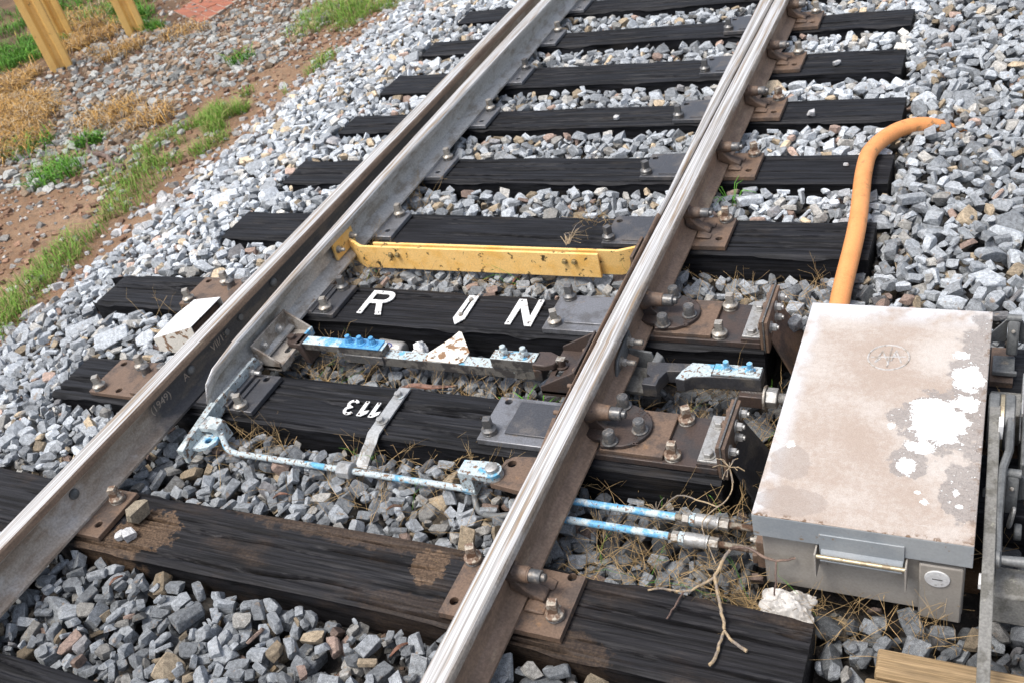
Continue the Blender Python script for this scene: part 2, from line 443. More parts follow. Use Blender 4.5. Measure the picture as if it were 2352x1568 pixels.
def link(name, me, parent=None, bevel=0.0, seg=2, loc=None, rot=None):
    """meshes are written in world coordinates; a child is offset by its parent's place"""
    o = bpy.data.objects.new(name, me)
    COL.objects.link(o)
    l = Vector(loc) if loc is not None else Vector((0, 0, 0))
    if parent is not None:
        o.parent = parent
        l = l-WORLD.get(parent.name, Vector((0, 0, 0)))
    o.location = l
    if rot is not None: o.rotation_euler = rot
    WORLD[o.name] = Vector(loc) if loc is not None else Vector((0, 0, 0))
    if bevel > 0:
        b = o.modifiers.new('bevel', 'BEVEL')
        b.width = bevel; b.segments = seg; b.limit_method = 'ANGLE'; b.angle_limit = R(40)
    return o
WORLD = {}
def tag(o, label=None, cat=None, group=None, kind=None):
    if label: o['label'] = label
    if cat: o['category'] = cat
    if group: o['group'] = group
    if kind: o['kind'] = kind
    return o
def thing(name, loc, label, cat, group=None):
    o = bpy.data.objects.new(name, None)
    COL.objects.link(o)
    o.empty_display_size = .05
    o.location = loc
    WORLD[o.name] = Vector(loc)
    return tag(o, label, cat, group)
def circ(cx, cy, r, n=14):
    return [(cx+r*math.cos(2*math.pi*i/n), cy+r*math.sin(2*math.pi*i/n)) for i in range(n)]
def rect(x0, x1, y0, y1): return [(x0, y0), (x1, y0), (x1, y1), (x0, y1)]
def put(me, name, parent, loc, rotz=0.0, bevel=0.0):
    return link(name, me, parent, bevel, 2, loc, (0, 0, rotz))
def text(name, body, size, loc, rot, mat_, parent=None, extrude=.001, offset=0.0, align='CENTER'):
    cu = bpy.data.curves.new(name, 'FONT')
    cu.body = body; cu.size = size; cu.extrude = extrude; cu.offset = offset
    cu.align_x = align; cu.align_y = 'CENTER'; cu.resolution_u = 3
    cu.materials.append(mat_)
    tmp = bpy.data.objects.new('tmp_text', cu)
    COL.objects.link(tmp)
    me = bpy.data.meshes.new_from_object(tmp.evaluated_get(bpy.context.evaluated_depsgraph_get()))
    bpy.data.objects.remove(tmp)
    me.name = name
    o = bpy.data.objects.new(name, me)
    COL.objects.link(o)
    l = Vector(loc)
    if parent is not None:
        o.parent = parent; l = l-WORLD.get(parent.name, Vector((0, 0, 0)))
    o.location = l; o.rotation_euler = rot
    return o
# ------------------------------------------------------------------ layout
# sleepers: y0, y1, x0, x1
SL = [(-.505, -.262, -.58, 2.2), (.118, .358, -.62, 2.262), (.715, .953, -.632, 1.955), (1.272, 1.492, -1.01, 1.955), (1.800, 2.031, -.605, 2.19),
      (2.293, 2.514, -.59, 2.195), (2.796, 3.000, -.565, 2.19), (3.252, 3.490, -.565, 2.14), (3.758, 3.956, -.555, 2.13), (4.225, 4.43, -.535, 2.12), (4.70, 4.92, -.53, 2.12)]
YC = [(a+b)/2 for a, b, _, _ in SL]
TOP = .17                                   # rail head above the sleeper tops
LX, RX = .0325, 1.537                       # stock rail centre lines

def ground_z(x, y):
    x = np.asarray(x, float); y = np.asarray(y, float)
    d = np.clip((-1.30-x)/.35, 0, 1)
    z = -.17-.035*d*d*(3-2*d)
    z = z+.05*np.clip((-2.9-x)/1.2, 0, 1)
    z = z+.022*fbm(x*1.3, y*1.3, 5, 3)+.008*fbm(x*7, y*7, 9, 2)
    return z

def ballast_level(x, y):
    """height of the finished ballast surface"""
    x = np.asarray(x, float); y = np.asarray(y, float)
    L = np.full(np.broadcast(x, y).shape, -.033)
    def put_(cond, v):
        L[cond] = v
    mid = (x > -.12) & (x < 1.55)
    put_((y < .118), -.04)
    put_((y > .358) & (y < .715) & (x > -.1), -.058)
    put_((y > .358) & (y < .715) & (x > 1.58) & (x < 2.3), -.095)
    put_((y > .953) & (y < 1.272) & (x > -.02) & (x < 1.6), -.115)
    put_((y > .953) & (y < 1.272) & (x > 1.55) & (x < 2.3), -.175)
    put_((y > 1.492) & (y < 1.8) & (x > .1), -.05)
    put_((y > 1.492) & (y < 1.8) & (x > 1.58) & (x < 2.1), -.095)
    put_((x > 1.955) & (y > .36) & (y < 1.45), -.20)
    put_((x > 1.955) & (y > .358) & (y < .70), -.11)
    put_((x > 2.27) & (y < .46), -.075)
    put_((x > 2.24) & (y > 1.36), -.012)
    L = np.where(x < -.6, -.012-.158*np.clip((-.62-x)/.86, 0, 1)**.9, L)
    L = L+np.where((x < -.05) & (x > -.6), .012, 0)
    return L+.012*fbm(x*4, y*4, 3, 2)

# ------------------------------------------------------------------ ground sheet
def grid_mesh(name, xs, ys, zf, mat_):
    X, Y = np.meshgrid(xs, ys)
    Z = zf(X, Y)
    v = np.stack([X.ravel(), Y.ravel(), Z.ravel()], 1)
    nx, ny = len(xs), len(ys)
    i = np.arange((ny-1)*(nx-1)); r = i//(nx-1); c = i % (nx-1); a = r*nx+c
    f = np.stack([a, a+1, a+nx+1, a+nx], 1)
    me = bpy.data.meshes.new(name)
    me.from_pydata(v.tolist(), [], f.tolist())
    me.materials.append(mat_)
    me.polygons.foreach_set('use_smooth', [True]*len(me.polygons))
    return me
gx = np.concatenate([[-150, -60, -25, -14], np.arange(-10, -.8, .06), [-.5, 1, 4, 10, 25, 60, 150]])
gy = np.concatenate([[-150, -60, -20, -8, -3], np.arange(-1, 9, .06), [10, 14, 25, 60, 150]])
ground = link('ground', grid_mesh('ground', gx, gy, lambda x, y: np.where(x > -1.0, -.25, ground_z(x, y)), M['earth']))
tag(ground, 'bare reddish brown earth beside the ballast shoulder', None, None, 'structure')
bx = np.concatenate([np.arange(-1.62, 3.3, .05), [3.6, 4.4, 5.2]]); by = np.concatenate([[-8, -4, -2], np.arange(-1, 6.3, .05), [7, 9, 14]])
bed = link('ballast_bed', grid_mesh('ballast_bed', bx, by, lambda x, y: np.where((x < -1.45) | (x > 4.5), -.26, ballast_level(x, y)-.085), M['ballast_bed']))
tag(bed, 'bed of crushed grey granite ballast under and beside the track', None, None, 'structure')

# ------------------------------------------------------------------ stones
def stone_proto(k):
    """crushed stone: a block split along random planes"""
    r = np.random.default_rng(100+k)
    sc = np.array([1.0, r.uniform(.45, .95), r.uniform(.34, .78)])
    P = np.array([(a, b, c) for a in (-1, 1) for b in (-1, 1) for c in (-1, 1)], float)*sc*(1+r.normal(size=(8, 3))*.12)
    def hull(P):
        bm = bmesh.new()
        for q in P: bm.verts.new(q)
        res = bmesh.ops.convex_hull(bm, input=bm.verts)
        bad = [g for g in res['geom_interior']+res['geom_unused'] if isinstance(g, bmesh.types.BMVert)]
        for g in set(bad): bm.verts.remove(g)
        return bm
    bm = hull(P)
    for c in range(int(r.integers(7, 12))):
        d = r.normal(size=3); d /= np.linalg.norm(d)
        sup = max(float(np.dot(np.array(v.co), d)) for v in bm.verts)
        co = d*sup*r.uniform(.66, .90)
        bmesh.ops.bisect_plane(bm, geom=bm.verts[:]+bm.edges[:]+bm.faces[:], plane_co=Vector(co), plane_no=Vector(d), clear_outer=True)
        P = np.unique(np.round(np.array([v.co[:] for v in bm.verts]), 4), axis=0)
        bm.free()
        bm = hull(P)
    bmesh.ops.remove_doubles(bm, verts=bm.verts, dist=.13)
    P = np.array([v.co[:] for v in bm.verts]); bm.free(); bm = hull(P)
    bmesh.ops.dissolve_limit(bm, angle_limit=R(9), verts=bm.verts, edges=bm.edges)
    lim = 1.0/max(max(abs(c) for c in v.co) for v in bm.verts)
    for v in bm.verts: v.co *= lim
    bmesh.ops.recalc_face_normals(bm, faces=bm.faces)
    soft = bm.copy()
    bmesh.ops.triangulate(bm, faces=bm.faces)
    bm.verts.index_update()
    V = np.array([v.co[:] for v in bm.verts]); F = np.array([[v.index for v in f.verts] for f in bm.faces])
    bm.free()
    bmesh.ops.bevel(soft, geom=soft.edges[:], offset=.045, segments=1, affect='EDGES', profile=.5)
    bmesh.ops.triangulate(soft, faces=soft.faces)
    soft.verts.index_update()
    V2 = np.array([v.co[:] for v in soft.verts]); F2 = np.array([[v.index for v in f.verts] for f in soft.faces])
    soft.free()
    SOFT.append((V2, F2))
    return V, F
SOFT = []
NPROTO = 48
PROTO = [stone_proto(k) for k in range(NPROTO)]
def rotm(a, b, c):
    ca, sa, cb, sb, cc, sc = math.cos(a), math.sin(a), math.cos(b), math.sin(b), math.cos(c), math.sin(c)
    return np.array([[cc, -sc, 0], [sc, cc, 0], [0, 0, 1]]) @ np.array([[1, 0, 0], [0, ca, -sa], [0, sa, ca]]) @ np.array([[cb, 0, sb], [0, 1, 0], [-sb, 0, cb]])
G = .006
X0, Y0, X1, Y1 = -1.75, -.75, 3.35, 5.75
NX, NY = int((X1-X0)/G), int((Y1-Y0)/G)
def raster(V, F):
    """top and bottom height of an oriented stone over a small grid"""
    h = int(np.ceil(np.abs(V[:, :2]).max()/G))+1
    n = 2*h+1
    top = np.full((n, n), -9.); bot = np.full((n, n), 9.)
    gx_ = (np.arange(n)-h)*G
    PX, PY = np.meshgrid(gx_, gx_, indexing='ij')
    for t in F:
        a, b, c = V[t]
        d = (b[1]-c[1])*(a[0]-c[0])+(c[0]-b[0])*(a[1]-c[1])
        if abs(d) < 1e-12: continue
        u = ((b[1]-c[1])*(PX-c[0])+(c[0]-b[0])*(PY-c[1]))/d
        v = ((c[1]-a[1])*(PX-c[0])+(a[0]-c[0])*(PY-c[1]))/d
        ok = (u >= -.02) & (v >= -.02) & (u+v <= 1.02)
        z = u*a[2]+v*b[2]+(1-u-v)*c[2]
        top = np.where(ok & (z > top), z, top); bot = np.where(ok & (z < bot), z, bot)
    return h, top, bot
VAR = []
for k in range(260):
    p = k % NPROTO
    size = float(np.clip(rng.lognormal(math.log(.0305), .38), .012, .062))
    tilt = .38 if k % 4 else 1.3
    Rm = rotm(rng.normal()*tilt, rng.normal()*tilt, rng.uniform(0, 6.283))
    Rm = Rm @ np.diag([rng.uniform(.85, 1.25), rng.uniform(.62, 1.05), rng.uniform(.6, 1.1)])
    V = PROTO[p][0] @ Rm.T*size
    h, t, b = raster(V, PROTO[p][1])
    VAR.append((p, size, Rm, h, t, b))
cx = X0+(np.arange(NX)+.5)*G; cy = Y0+(np.arange(NY)+.5)*G
GX, GY = np.meshgrid(cx, cy, indexing='ij')
LEV = ballast_level(GX, GY)
HF = LEV-.07
dirt = GX < -1.40
HF = np.where(dirt, ground_z(GX, GY)-.01, HF)
for (y0, y1, x0, x1) in SL:
    HF[(GX > x0-.004) & (GX < x1+.004) & (GY > y0-.004) & (GY < y1+.004)] = 1.0
HF[(GX > 2.05) & (GX < 3.1) & (GY > .74) & (GY < .95)] = 1.0       # machine timbers
HF[(GX > 2.05) & (GX < 3.1) & (GY > 1.17) & (GY < 1.39)] = 1.0
HF[(GX > 2.10) & (GX < 2.59) & (GY > .47) & (GY < 1.28)] = 1.0     # point machine
HF[(GX > 2.38) & (GX < 3.1) & (GY > .02) & (GY < .305)] = 1.0      # planks
COND = [(2.138, 1.18), (2.138, 1.93), (2.112, 2.32), (2.118, 2.50), (2.19, 2.652), (2.40, 2.80)]
for (ax, ay), (bx_, by_) in zip(COND[:-1], COND[1:]):
    dx, dy = bx_-ax, by_-ay; L2 = dx*dx+dy*dy
    t = np.clip(((GX-ax)*dx+(GY-ay)*dy)/L2, 0, 1)
    dd = np.hypot(GX-ax-t*dx, GY-ay-t*dy)
    HF[(dd < .030) & (LEV > -.03)] = np.maximum(HF[(dd < .030) & (LEV > -.03)], -.02)
HALF = TOP  # unused marker
LIM = LEV+.016
for x_ in (LX, RX):
    LIM[(np.abs(GX-x_) < .06)] = np.minimum(LIM[(np.abs(GX-x_) < .06)], .008)
LIM = np.where((GX > .06) & (GX < .36), np.minimum(LIM, .0), LIM)
cxf, cyf = CAM[0], CAM[1]
def to_px(P):
    P = np.atleast_2d(P)-CAM
    zz = P @ np.array(FWD)
    return 1176+FPX*(P @ np.array(RGT))/zz, 784-FPX*(P @ np.array(UPV))/zz, zz
px, py, zz = to_px(np.stack([GX.ravel(), GY.ravel(), LEV.ravel()], 1))
seen = ((px > -330) & (px < 2352+450) & (py > -260) & (py < 1568+330)).reshape(NX, NY)
place_ok = seen & (HF < .5) & ~(GX < -1.47+.05*fbm(GX*9, GY*9, 41, 2))
cand = np.argwhere(place_ok)
STONES = []
tries = 120000
ci = rng.integers(0, len(cand), tries); vi = rng.integers(0, len(VAR), tries)
for q in range(tries):
    i, j = cand[ci[q]]
    p, size, Rm, h, t, b = VAR[vi[q]]
    if i-h < 0 or j-h < 0 or i+h+1 > NX or j+h+1 > NY: continue
    sub = HF[i-h:i+h+1, j-h:j+h+1]
    z = (sub-b).max()
    if z > .4: continue
    if z+t[h, h] > LIM[i, j]+.012 or z > LIM[i, j]: continue
    z -= .004
    np.maximum(sub, t+z, out=sub)
    STONES.append((cx[i], cy[j], z, vi[q]))
print('stones', len(STONES), 'tris', sum(len(f) for v, f in PROTO)/NPROTO, sum(len(f) for v, f in SOFT)/NPROTO)

TINTS = [((.94, 1.0, 1.055), .78), ((1.03, 1.0, .93), .89), ((1.05, .85, .60), .955), ((.95, .70, .58), .982), ((.62, .61, .62), 1.0)]
def stone_colour(x, y, r):
    u = r.random()
    # clean washed shoulders, oily and dusty stone near the switch gear; deep cribs also hold painted shade
    dirt_shade = 1.0
    if -.05 < x < 1.55: dirt_shade = .56 if y < 1.75 else .78
    if -.05 < x < 2.3 and .95 < y < 1.28: dirt_shade = .36
    if 1.55 < x < 2.25 and y < 1.8: dirt_shade = .40 if y < 1.3 else .62
    if x > 2.25 and y < .5: dirt_shade = .46
    if x > 1.95 and .3 < y < 1.45: dirt_shade = .3  # dark void beside the machine put into the stone colour
    if x > 2.2 and y > 1.3: dirt_shade = .74
    if y < .12 and x < 1.6: dirt_shade = .50
    if x < -.05: dirt_shade = 1.0 if y > 1.5 else .80
    b = round((.44+.40*(r.random()-.5))*dirt_shade, 2)
    for t, lim in TINTS:
        if u < lim: return np.array(t)*b
    return np.array(t)*b
def raw_mesh(name, V, F, mat_, colours=None):
    me = bpy.data.meshes.new(name)
    me.vertices.add(len(V)); me.vertices.foreach_set('co', np.asarray(V, np.float32).ravel())
    nf, k = F.shape
    me.loops.add(nf*k); me.loops.foreach_set('vertex_index', F.astype(np.int32).ravel())
    me.polygons.add(nf)
    me.polygons.foreach_set('loop_start', np.arange(0, nf*k, k, dtype=np.int32))
    me.update(calc_edges=True)
    me.materials.append(mat_)
    if colours is not None:
        at = me.color_attributes.new('Col', 'FLOAT_COLOR', 'POINT')
        at.data.foreach_set('color', np.concatenate([colours, np.ones((len(V), 1))], 1).astype(np.float32).ravel())
    me.polygons.foreach_set('use_smooth', [False]*nf)
    me.validate()
    return me
S = np.array([(s[0], s[1], s[2]) for s in STONES])
spx, spy, szz = to_px(S)
vis = np.zeros(len(STONES), bool); rad = np.zeros(len(STONES))
for k, (x, y, z, v_) in enumerate(STONES):
    i = int((x-X0)/G); j = int((y-Y0)/G)
    vis[k] = HF[i, j] <= z+VAR[v_][4][VAR[v_][3], VAR[v_][3]]+.004
    rad[k] = VAR[v_][1]
inframe = (spx > 5) & (spx < 2347) & (spy > 5) & (spy < 1563)
score = np.where(vis & inframe, rad/szz, 0)
big = set(np.argsort(-score)[:296].tolist())
sr = np.random.default_rng(55)
PM = {}
CT = 10
def proto_mesh(p, c):
    """small pool of stone meshes: shape x colour"""
    key = (p, c)
    if key not in PM:
        V, F = PROTO[p]
        r_ = np.random.default_rng(c*7+1)
        PM[key] = V, F
    return PM[key]
VV, FF, CC = [], [], []
off = 0
pool = {}
turq = {}
for k, (x, y, z, v_) in enumerate(STONES):
    p, size, Rm, h, t, b = VAR[v_]
    col = stone_colour(x, y, sr)
    V, F = PROTO[p]
    if k in big:
        q = col
        key = (p, tuple(np.round(q, 3)))
        if key not in pool:
            V2, F2 = SOFT[p]
            pool[key] = raw_mesh('stone', V2, F2, M['stone'], np.tile(q, (len(V2), 1)))
        o = bpy.data.objects.new('stone', pool[key])
        COL.objects.link(o)
        o.parent = bed
        Mx = Matrix(Rm.tolist()).to_4x4()
        o.matrix_local = Matrix.Translation((x, y, z)) @ Mx @ Matrix.Scale(size, 4)
    else:
        W_ = V @ Rm.T*size+np.array([x, y, z])
        VV.append(W_); FF.append(F+off); off += len(V)
        CC.append(np.tile(col, (len(V), 1)))
# loose stones spilled on the sleepers
for (x, y, s_) in [(1.86, 3.33, .02), (1.83, 2.84, .018), (.96, 2.86, .014), (.248, .250, .040), (.272, .182, .024), (.238, .172, .016), (2.03, 2.42, .013)]:
    p = int(sr.integers(NPROTO)); V, F = PROTO[p]
    W_ = V @ rotm(.2, .1, sr.uniform(0, 6)).T*s_
    W_ = W_+np.array([x, y, -W_[:, 2].min()+.002])
    o = link('stone', raw_mesh('stone', W_-np.array([x, y, 0]), F, M['stone'], np.tile(np.array([.27, .23, .17]) if s_ > .035 else np.array([.5, .5, .5]), (len(V), 1))), None, 0, 2, (x, y, 0))
    LOOSE = o
    lab = {1.86: 'small tan stone lying on a far sleeper beside its rail plate', 1.83: 'small grey stone lying on the outer end of a sleeper', .96: 'small pale stone lying on a sleeper between the rails',
           .248: 'large brown squarish stone on the near sleeper beside the left rail plate', .272: 'pale grey stone on the near sleeper below the large brown stone',
           .238: 'tiny tan stone on the near sleeper beside the large brown stone', 2.03: 'tiny stone on the sleeper next to the orange conduit'}[x]
    tag(o, lab, 'stone')
st = link('ballast_stones', raw_mesh('ballast_stones', np.concatenate(VV), np.concatenate(FF), M['stone'], np.concatenate(CC)), bed)
st['kind'] = 'stuff'

# grit and small chips that settled between the stones
VV, FF, CC, off = [], [], [], 0
small = sorted(range(NPROTO), key=lambda q: len(PROTO[q][1]))[:14]
fr_ = np.random.default_rng(91)
gi = cand[fr_.integers(0, len(cand), 26000)]
low = HF[gi[:, 0], gi[:, 1]] < LEV[gi[:, 0], gi[:, 1]]-.016
for (i, j) in gi[low][:9000]:
    p = small[int(fr_.integers(len(small)))]; V, F = PROTO[p]
    s_ = fr_.uniform(.005, .013)
    W_ = V @ rotm(fr_.normal()*.5, fr_.normal()*.5, fr_.uniform(0, 6.28)).T*s_+np.array([cx[i], cy[j], HF[i, j]+s_*.25])
    VV.append(W_); FF.append(F+off); off += len(V)
    c_ = stone_colour(cx[i], cy[j], fr_)*np.array([.80, .74, .66])*fr_.uniform(.5, 1.0)
    CC.append(np.tile(c_, (len(V), 1)))
gt = link('ballast_grit', raw_mesh('ballast_grit', np.concatenate(VV), np.concatenate(FF), M['stone'], np.concatenate(CC)), bed)
gt['kind'] = 'stuff'

# pebbles and stones strewn over the earth
VV, FF, CC, off = [], [], [], 0
gr = np.random.default_rng(77)
def strew(n, xr, yr, mask, smin, smax, colf, sink=.35):
    global off
    for _ in range(n):
        x = gr.uniform(*xr); y = gr.uniform(*yr)
        if not mask(x, y): continue
        p = int(gr.integers(NPROTO)); V, F = PROTO[p]
        s_ = smin+(smax-smin)*gr.random()**2.2
        W_ = V @ rotm(gr.normal()*.3, gr.normal()*.3, gr.uniform(0, 6.28)).T*s_
        z = float(ground_z(x, y))
        VV.append(W_+np.array([x, y, z+s_*(.5-sink)])); FF.append(F+off); off += len(V)
        CC.append(np.tile(colf(), (len(V), 1)))
def c_grey(): return np.array([.99, 1, .95])*gr.uniform(.18, .44) if gr.random() < .62 else np.array([1, .74, .52])*gr.uniform(.15, .36)
def c_mix(): return np.array([1, .95, .88])*gr.uniform(.18, .48) if gr.random() < .4 else np.array([1, .60, .40])*gr.uniform(.14, .36)
heap = lambda x, y: fbm(x*1.1+3, y*1.1, 61, 2) + (.9-abs(x+3.0)*.75 - max(0, y-4.9)*.9 + max(0, min(1, (y-2.6)))*.4) > gr.uniform(0, .8)
strew(5200, (-4.3, -2.1), (2.5, 5.6), heap, .014, .040, c_grey)
strew(2600, (-4.4, -1.5), (1.0, 6.2), lambda x, y: True, .010, .030, c_mix)
strew(4200, (-4.6, -1.45), (.8, 6.4), lambda x, y: fbm(x*2, y*2, 33, 2) > -.2, .006, .016, c_mix)
strew(2600, (-3.6, -1.5), (4.3, 6.3), lambda x, y: True, .008, .022, c_mix)
strew(700, (-1.75, -1.4), (.9, 6.0), lambda x, y: gr.random() < (x+1.8)/.35, .018, .036, lambda: np.array([1, 1, 1])*gr.uniform(.28, .5))
pb = link('loose_gravel', raw_mesh('loose_gravel', np.concatenate(VV), np.concatenate(FF), M['stone'], np.concatenate(CC)))
tag(pb, 'mixed grey and rusty gravel strewn over the bare earth', 'gravel', None, 'stuff')

# ------------------------------------------------------------------ sleepers
SLAB = ['black timber sleeper cut off by the bottom left corner',
        'dark brown stained sleeper nearest the camera under both rails with a dead twig on it',
        'black sleeper carrying the white number 113 and the bent strap',
        'black sleeper carrying the white letters R I N with a rounded left end',
        'cracked black sleeper directly behind the yellow bar',
        'black sleeper crossed by the orange conduit at its right end',
        'black sleeper just beyond the one the orange conduit crosses',
        'black sleeper, fourth behind the yellow bar',
        'black sleeper, fifth behind the yellow bar, second from the top edge',
        'black sleeper cut by the top edge of the picture',
        'farthest black sleeper beyond the top edge']
def sleeper(idx, y0, y1, x0, x1, h=.155):
    r = np.random.default_rng(idx*13+5)
    nx = int((x1-x0)/.013); ny = 88
    xs = np.linspace(x0, x1, nx)
    wd = y1-y0
    # perimeter loop: bottom-near -> near side up -> top -> far side down
    ns = 9
    loop = [(0.0, -h+h*k/ns) for k in range(ns)]+[(wd*k/ny, 0.0) for k in range(ny+1)]+[(wd, -h*k/ns) for k in range(1, ns+1)]
    loop = np.array(loop)
    top = np.zeros(len(loop), bool); top[ns:ns+ny+1] = True
    X = np.repeat(xs[:, None], len(loop), 1)
    Y = np.repeat(loop[None, :, 0], nx, 0)+y0
    Z = np.repeat(loop[None, :, 1], nx, 0)
    s = idx*31
    wob = .006*fbm(xs*2.1, xs*0+idx, s, 2)
    bend = np.zeros(nx)
    if idx == 1: bend = -.020*np.clip((xs-1.2)/1.06, -.6, 2)**2
    Y += (wob+bend)[:, None]
    rough = .0014*fbm(X*10, Y*120, s+1, 3)
    Z += np.where(top[None], rough+.003*fbm(X*3, Y*9, s+2, 2), 0)
    # rounded, chewed arrises
    e = np.minimum(np.abs(loop[:, 0]), np.abs(wd-loop[:, 0]))
    edge = top & (e < .02)
    Z[:, edge] -= ((1-e[edge]/.02)**2)[None]*(.004+.022*np.clip(fbm(xs*7, xs*0+idx*3, s+4, 3)-.05, 0, 1)[:, None])
    side = ~top
    sgn = np.where(loop[:, 0] < wd/2, 1, -1)
    Y += np.where(side[None], sgn[None]*(.004+.008*fbm(X*7, Z*30, s+6, 3)), 0)
    # drying cracks along the grain
    nc = int(r.integers(30, 46))
    for c in range(nc):
        xa = r.uniform(x0-.2, x1-.1); ln = r.uniform(.15, .85)
        yc = y0+wd*r.uniform(.06, .94)
        path = yc+.012*fbm(xs*3+c*7, xs*0+c, s+8, 3)+bend
        tt = np.clip((xs-xa)/ln, 0, 1); amp = np.clip(4*tt*(1-tt), 0, 1)**.6*((xs > xa) & (xs < xa+ln))
        dep = (r.uniform(.004, .012) if c % 4 else r.uniform(.012, .024))*amp; wdt = r.uniform(.0016, .0036) if c % 4 else r.uniform(.003, .0052)
        Z -= np.where(top[None], dep[:, None]*np.clip(1-np.abs(Y-path[:, None])/(wdt*1.6), 0, 1), 0)
    if idx == 3:      # rounded, weathered left end
        t = np.clip((x0+.16-X)/.16, 0, 1)
        Z = np.where(top[None], Z-.09*t**3, Z)
        Yc = (y0+y1)/2
        Y = Yc+(Y-Yc)*(1-.34*t**3)+.02*t
        Y += .018*np.exp(-((X+.45)/.13)**2)*np.where(Y > Yc, 1, 0)
    v = np.stack([X.ravel(), Y.ravel(), Z.ravel()], 1)
    n = len(loop)
    i = np.arange((nx-1)*(n-1)); a = (i//(n-1))*n+i % (n-1)
    f = np.stack([a, a+1, a+n+1, a+n], 1)
    faces = f.tolist()+[list(range(n-1, -1, -1)), [(nx-1)*n+q for q in range(n)]]
    me = bpy.data.meshes.new('sleeper')
    me.from_pydata(v.tolist(), [], faces)
    me.materials.append(M['wood_brown' if idx in (1,) else 'wood'])
    bm = bmesh.new(); bm.from_mesh(me); bmesh.ops.recalc_face_normals(bm, faces=bm.faces); bm.to_mesh(me); bm.free()
    me.polygons.foreach_set('use_smooth', [True]*len(me.polygons))
    me.set_sharp_from_angle(angle=R(50))
    o = link('sleeper', me)
    tag(o, SLAB[idx], 'sleeper', 'timber sleepers under the track')
    return o
SLO = [sleeper(i, *SL[i]) for i in range(len(SL))]
for (y0, y1, lab) in ((.745, .945, 'black timber under the point machine beside the hand lever'), (1.18, 1.385, 'black timber under the far end of the point machine')):
    b = MB(); b.box(2.06, 3.1, y0, y1, -.18, -.002)
    tag(b.build('machine_timber', M['wood'], None, .006), lab, 'timber')

# ------------------------------------------------------------------ rails
HALFP = [(.052, 0), (.052, .009), (.030, .017), (.014, .025), (.0085, .040), (.0085, .092), (.013, .106), (.0295, .113), (.032, .118), (.032, .139), (.0285, .1465), (.019, .1492), (.007, .150)]
PROF = HALFP+[(-a, b) for a, b in reversed(HALFP)]
def sweep(name, rings, mats, mi_of, parent=None):
    n = len(rings[0]); b = MB()
    v = [p for r_ in rings for p in r_]
    f = []; mi = []
    for k in range(len(rings)-1):
        for i in range(n):
            j = (i+1) % n
            f.append((k*n+i, k*n+j, (k+1)*n+j, (k+1)*n+i)); mi.append(mi_of(i, k))
    f.append(tuple(range(n))); mi.append(mi_of(4, 0))
    f.append(tuple((len(rings)-1)*n+i for i in range(n-1, -1, -1))); mi.append(mi_of(4, 0))
    b.v = v; b.f = f; b.mi = mi
    me = b.mesh(name, mats, True, 25)
    return link(name, me, parent)
YS = [-3, -1.5, -.8]+list(np.arange(-.4, 6.1, .2))+[8, 12]
Z0 = TOP-.15
def stock(xc, mats, mif, name, label):
    rings = [[(xc+a, y, Z0+b) for a, b in PROF] for y in YS]
    return tag(sweep(name, rings, mats, mif), label, 'rail', 'running rails')
nP = len(PROF); HL = len(HALFP)
def mi_left(i, k):
    if i >= 10 and i <= nP-12: return 0
    return 1 if i in (8, 9, nP-11, nP-10) else 2
def mi_right(i, k):
    if i >= 10 and i <= nP-12: return 0
    if i == 9 or i == nP-11: return 1
    return 2 if i > 8 or i < 7 else 1
rail_l = stock(LX, [M['rail_top'], M['rail_brown'], M['rail_left']], mi_left, 'stock_rail', 'left hand running rail, shiny worn head, crossing from bottom left to top')
rail_r = stock(RX, [M['rail_top'], M['rail_side'], M['rail_brown']], mi_right, 'stock_rail', 'right hand running rail with brown foot and shiny streaked head')
def switch(name, keys, left, label):
    ys = sorted(set([k[0] for k in keys]+list(np.arange(.75, 6.2, .15))+[8, 12]))
    ks = np.array(keys)
    rings = []
    for y in ys:
        hl, hr, zt = [np.interp(y, ks[:, 0], ks[:, c]) for c in (1, 2, 3)]
        wd = hr-hl
        if left:      # open blade: visible side faces right
            fr, fl = .224, max(.092, hl-.03); wr = max(hl+.005, hr-.036); wl = max(hl+.001, wr-.013)
        else:
            fl, fr = hl-.055, 1.484; fr = min(hr-.003, max(1.487, hl+.03)); wl = hl+min(.026, wd*.3); wr = min(hr-.001, wl+.017)
        z = lambda t: Z0+t
        ht = zt-Z0
        ring = [(fr, z(0)), (fr, z(.009)), ((fr+wr)/2, z(.022)), (wr+.004, z(.036)), (wr, z(.050)), (wr, z(ht-.052)), (wr+.004, z(ht-.042)), (hr-.002, z(ht-.036)), (hr, z(ht-.031)), (hr, z(ht-.011)), (hr-min(.004, wd*.2), z(ht-.0035)), (hr-min(.013, wd*.4), z(ht)),
                (hl+min(.013, wd*.4), z(ht)), (hl+min(.004, wd*.2), z(ht-.0035)), (hl, z(ht-.011)), (hl, z(ht-.031)), (min(hl+.002, wl), z(ht-.036)), (wl-.002, z(ht-.042)), (wl, z(ht-.052)), (wl, z(.045)), (wl-.004 if wl-.004 > fl else wl, z(.030)), (fl, z(.009)), (fl, z(0))]
        rings.append([(a, y, b) for a, b in ring])
    def mif(i, k): return (0 if left or ys[k] > 1.75 else 3) if 9 <= i <= 13 else (1 if left else 2)
    return tag(sweep(name, rings, [M['rail_top'], M['switch'], M['rail_dark'], M['rust']], mif), label, 'switch blade', 'movable switch blades')
sw_l = switch('switch_blade', [(.70, .199, .203, .060), (.72, .196, .203, .100), (.74, .191, .203, .128), (.80, .182, .203, .148), (.95, .174, .202, .158), (1.3, .165, .199, .163), (2, .150, .203, .166), (3, .140, .207, .167), (4, .139, .209, .167), (6, .150, .220, .167), (12, .22, .29, .167)], True,
              'open left switch blade standing clear of the left running rail')
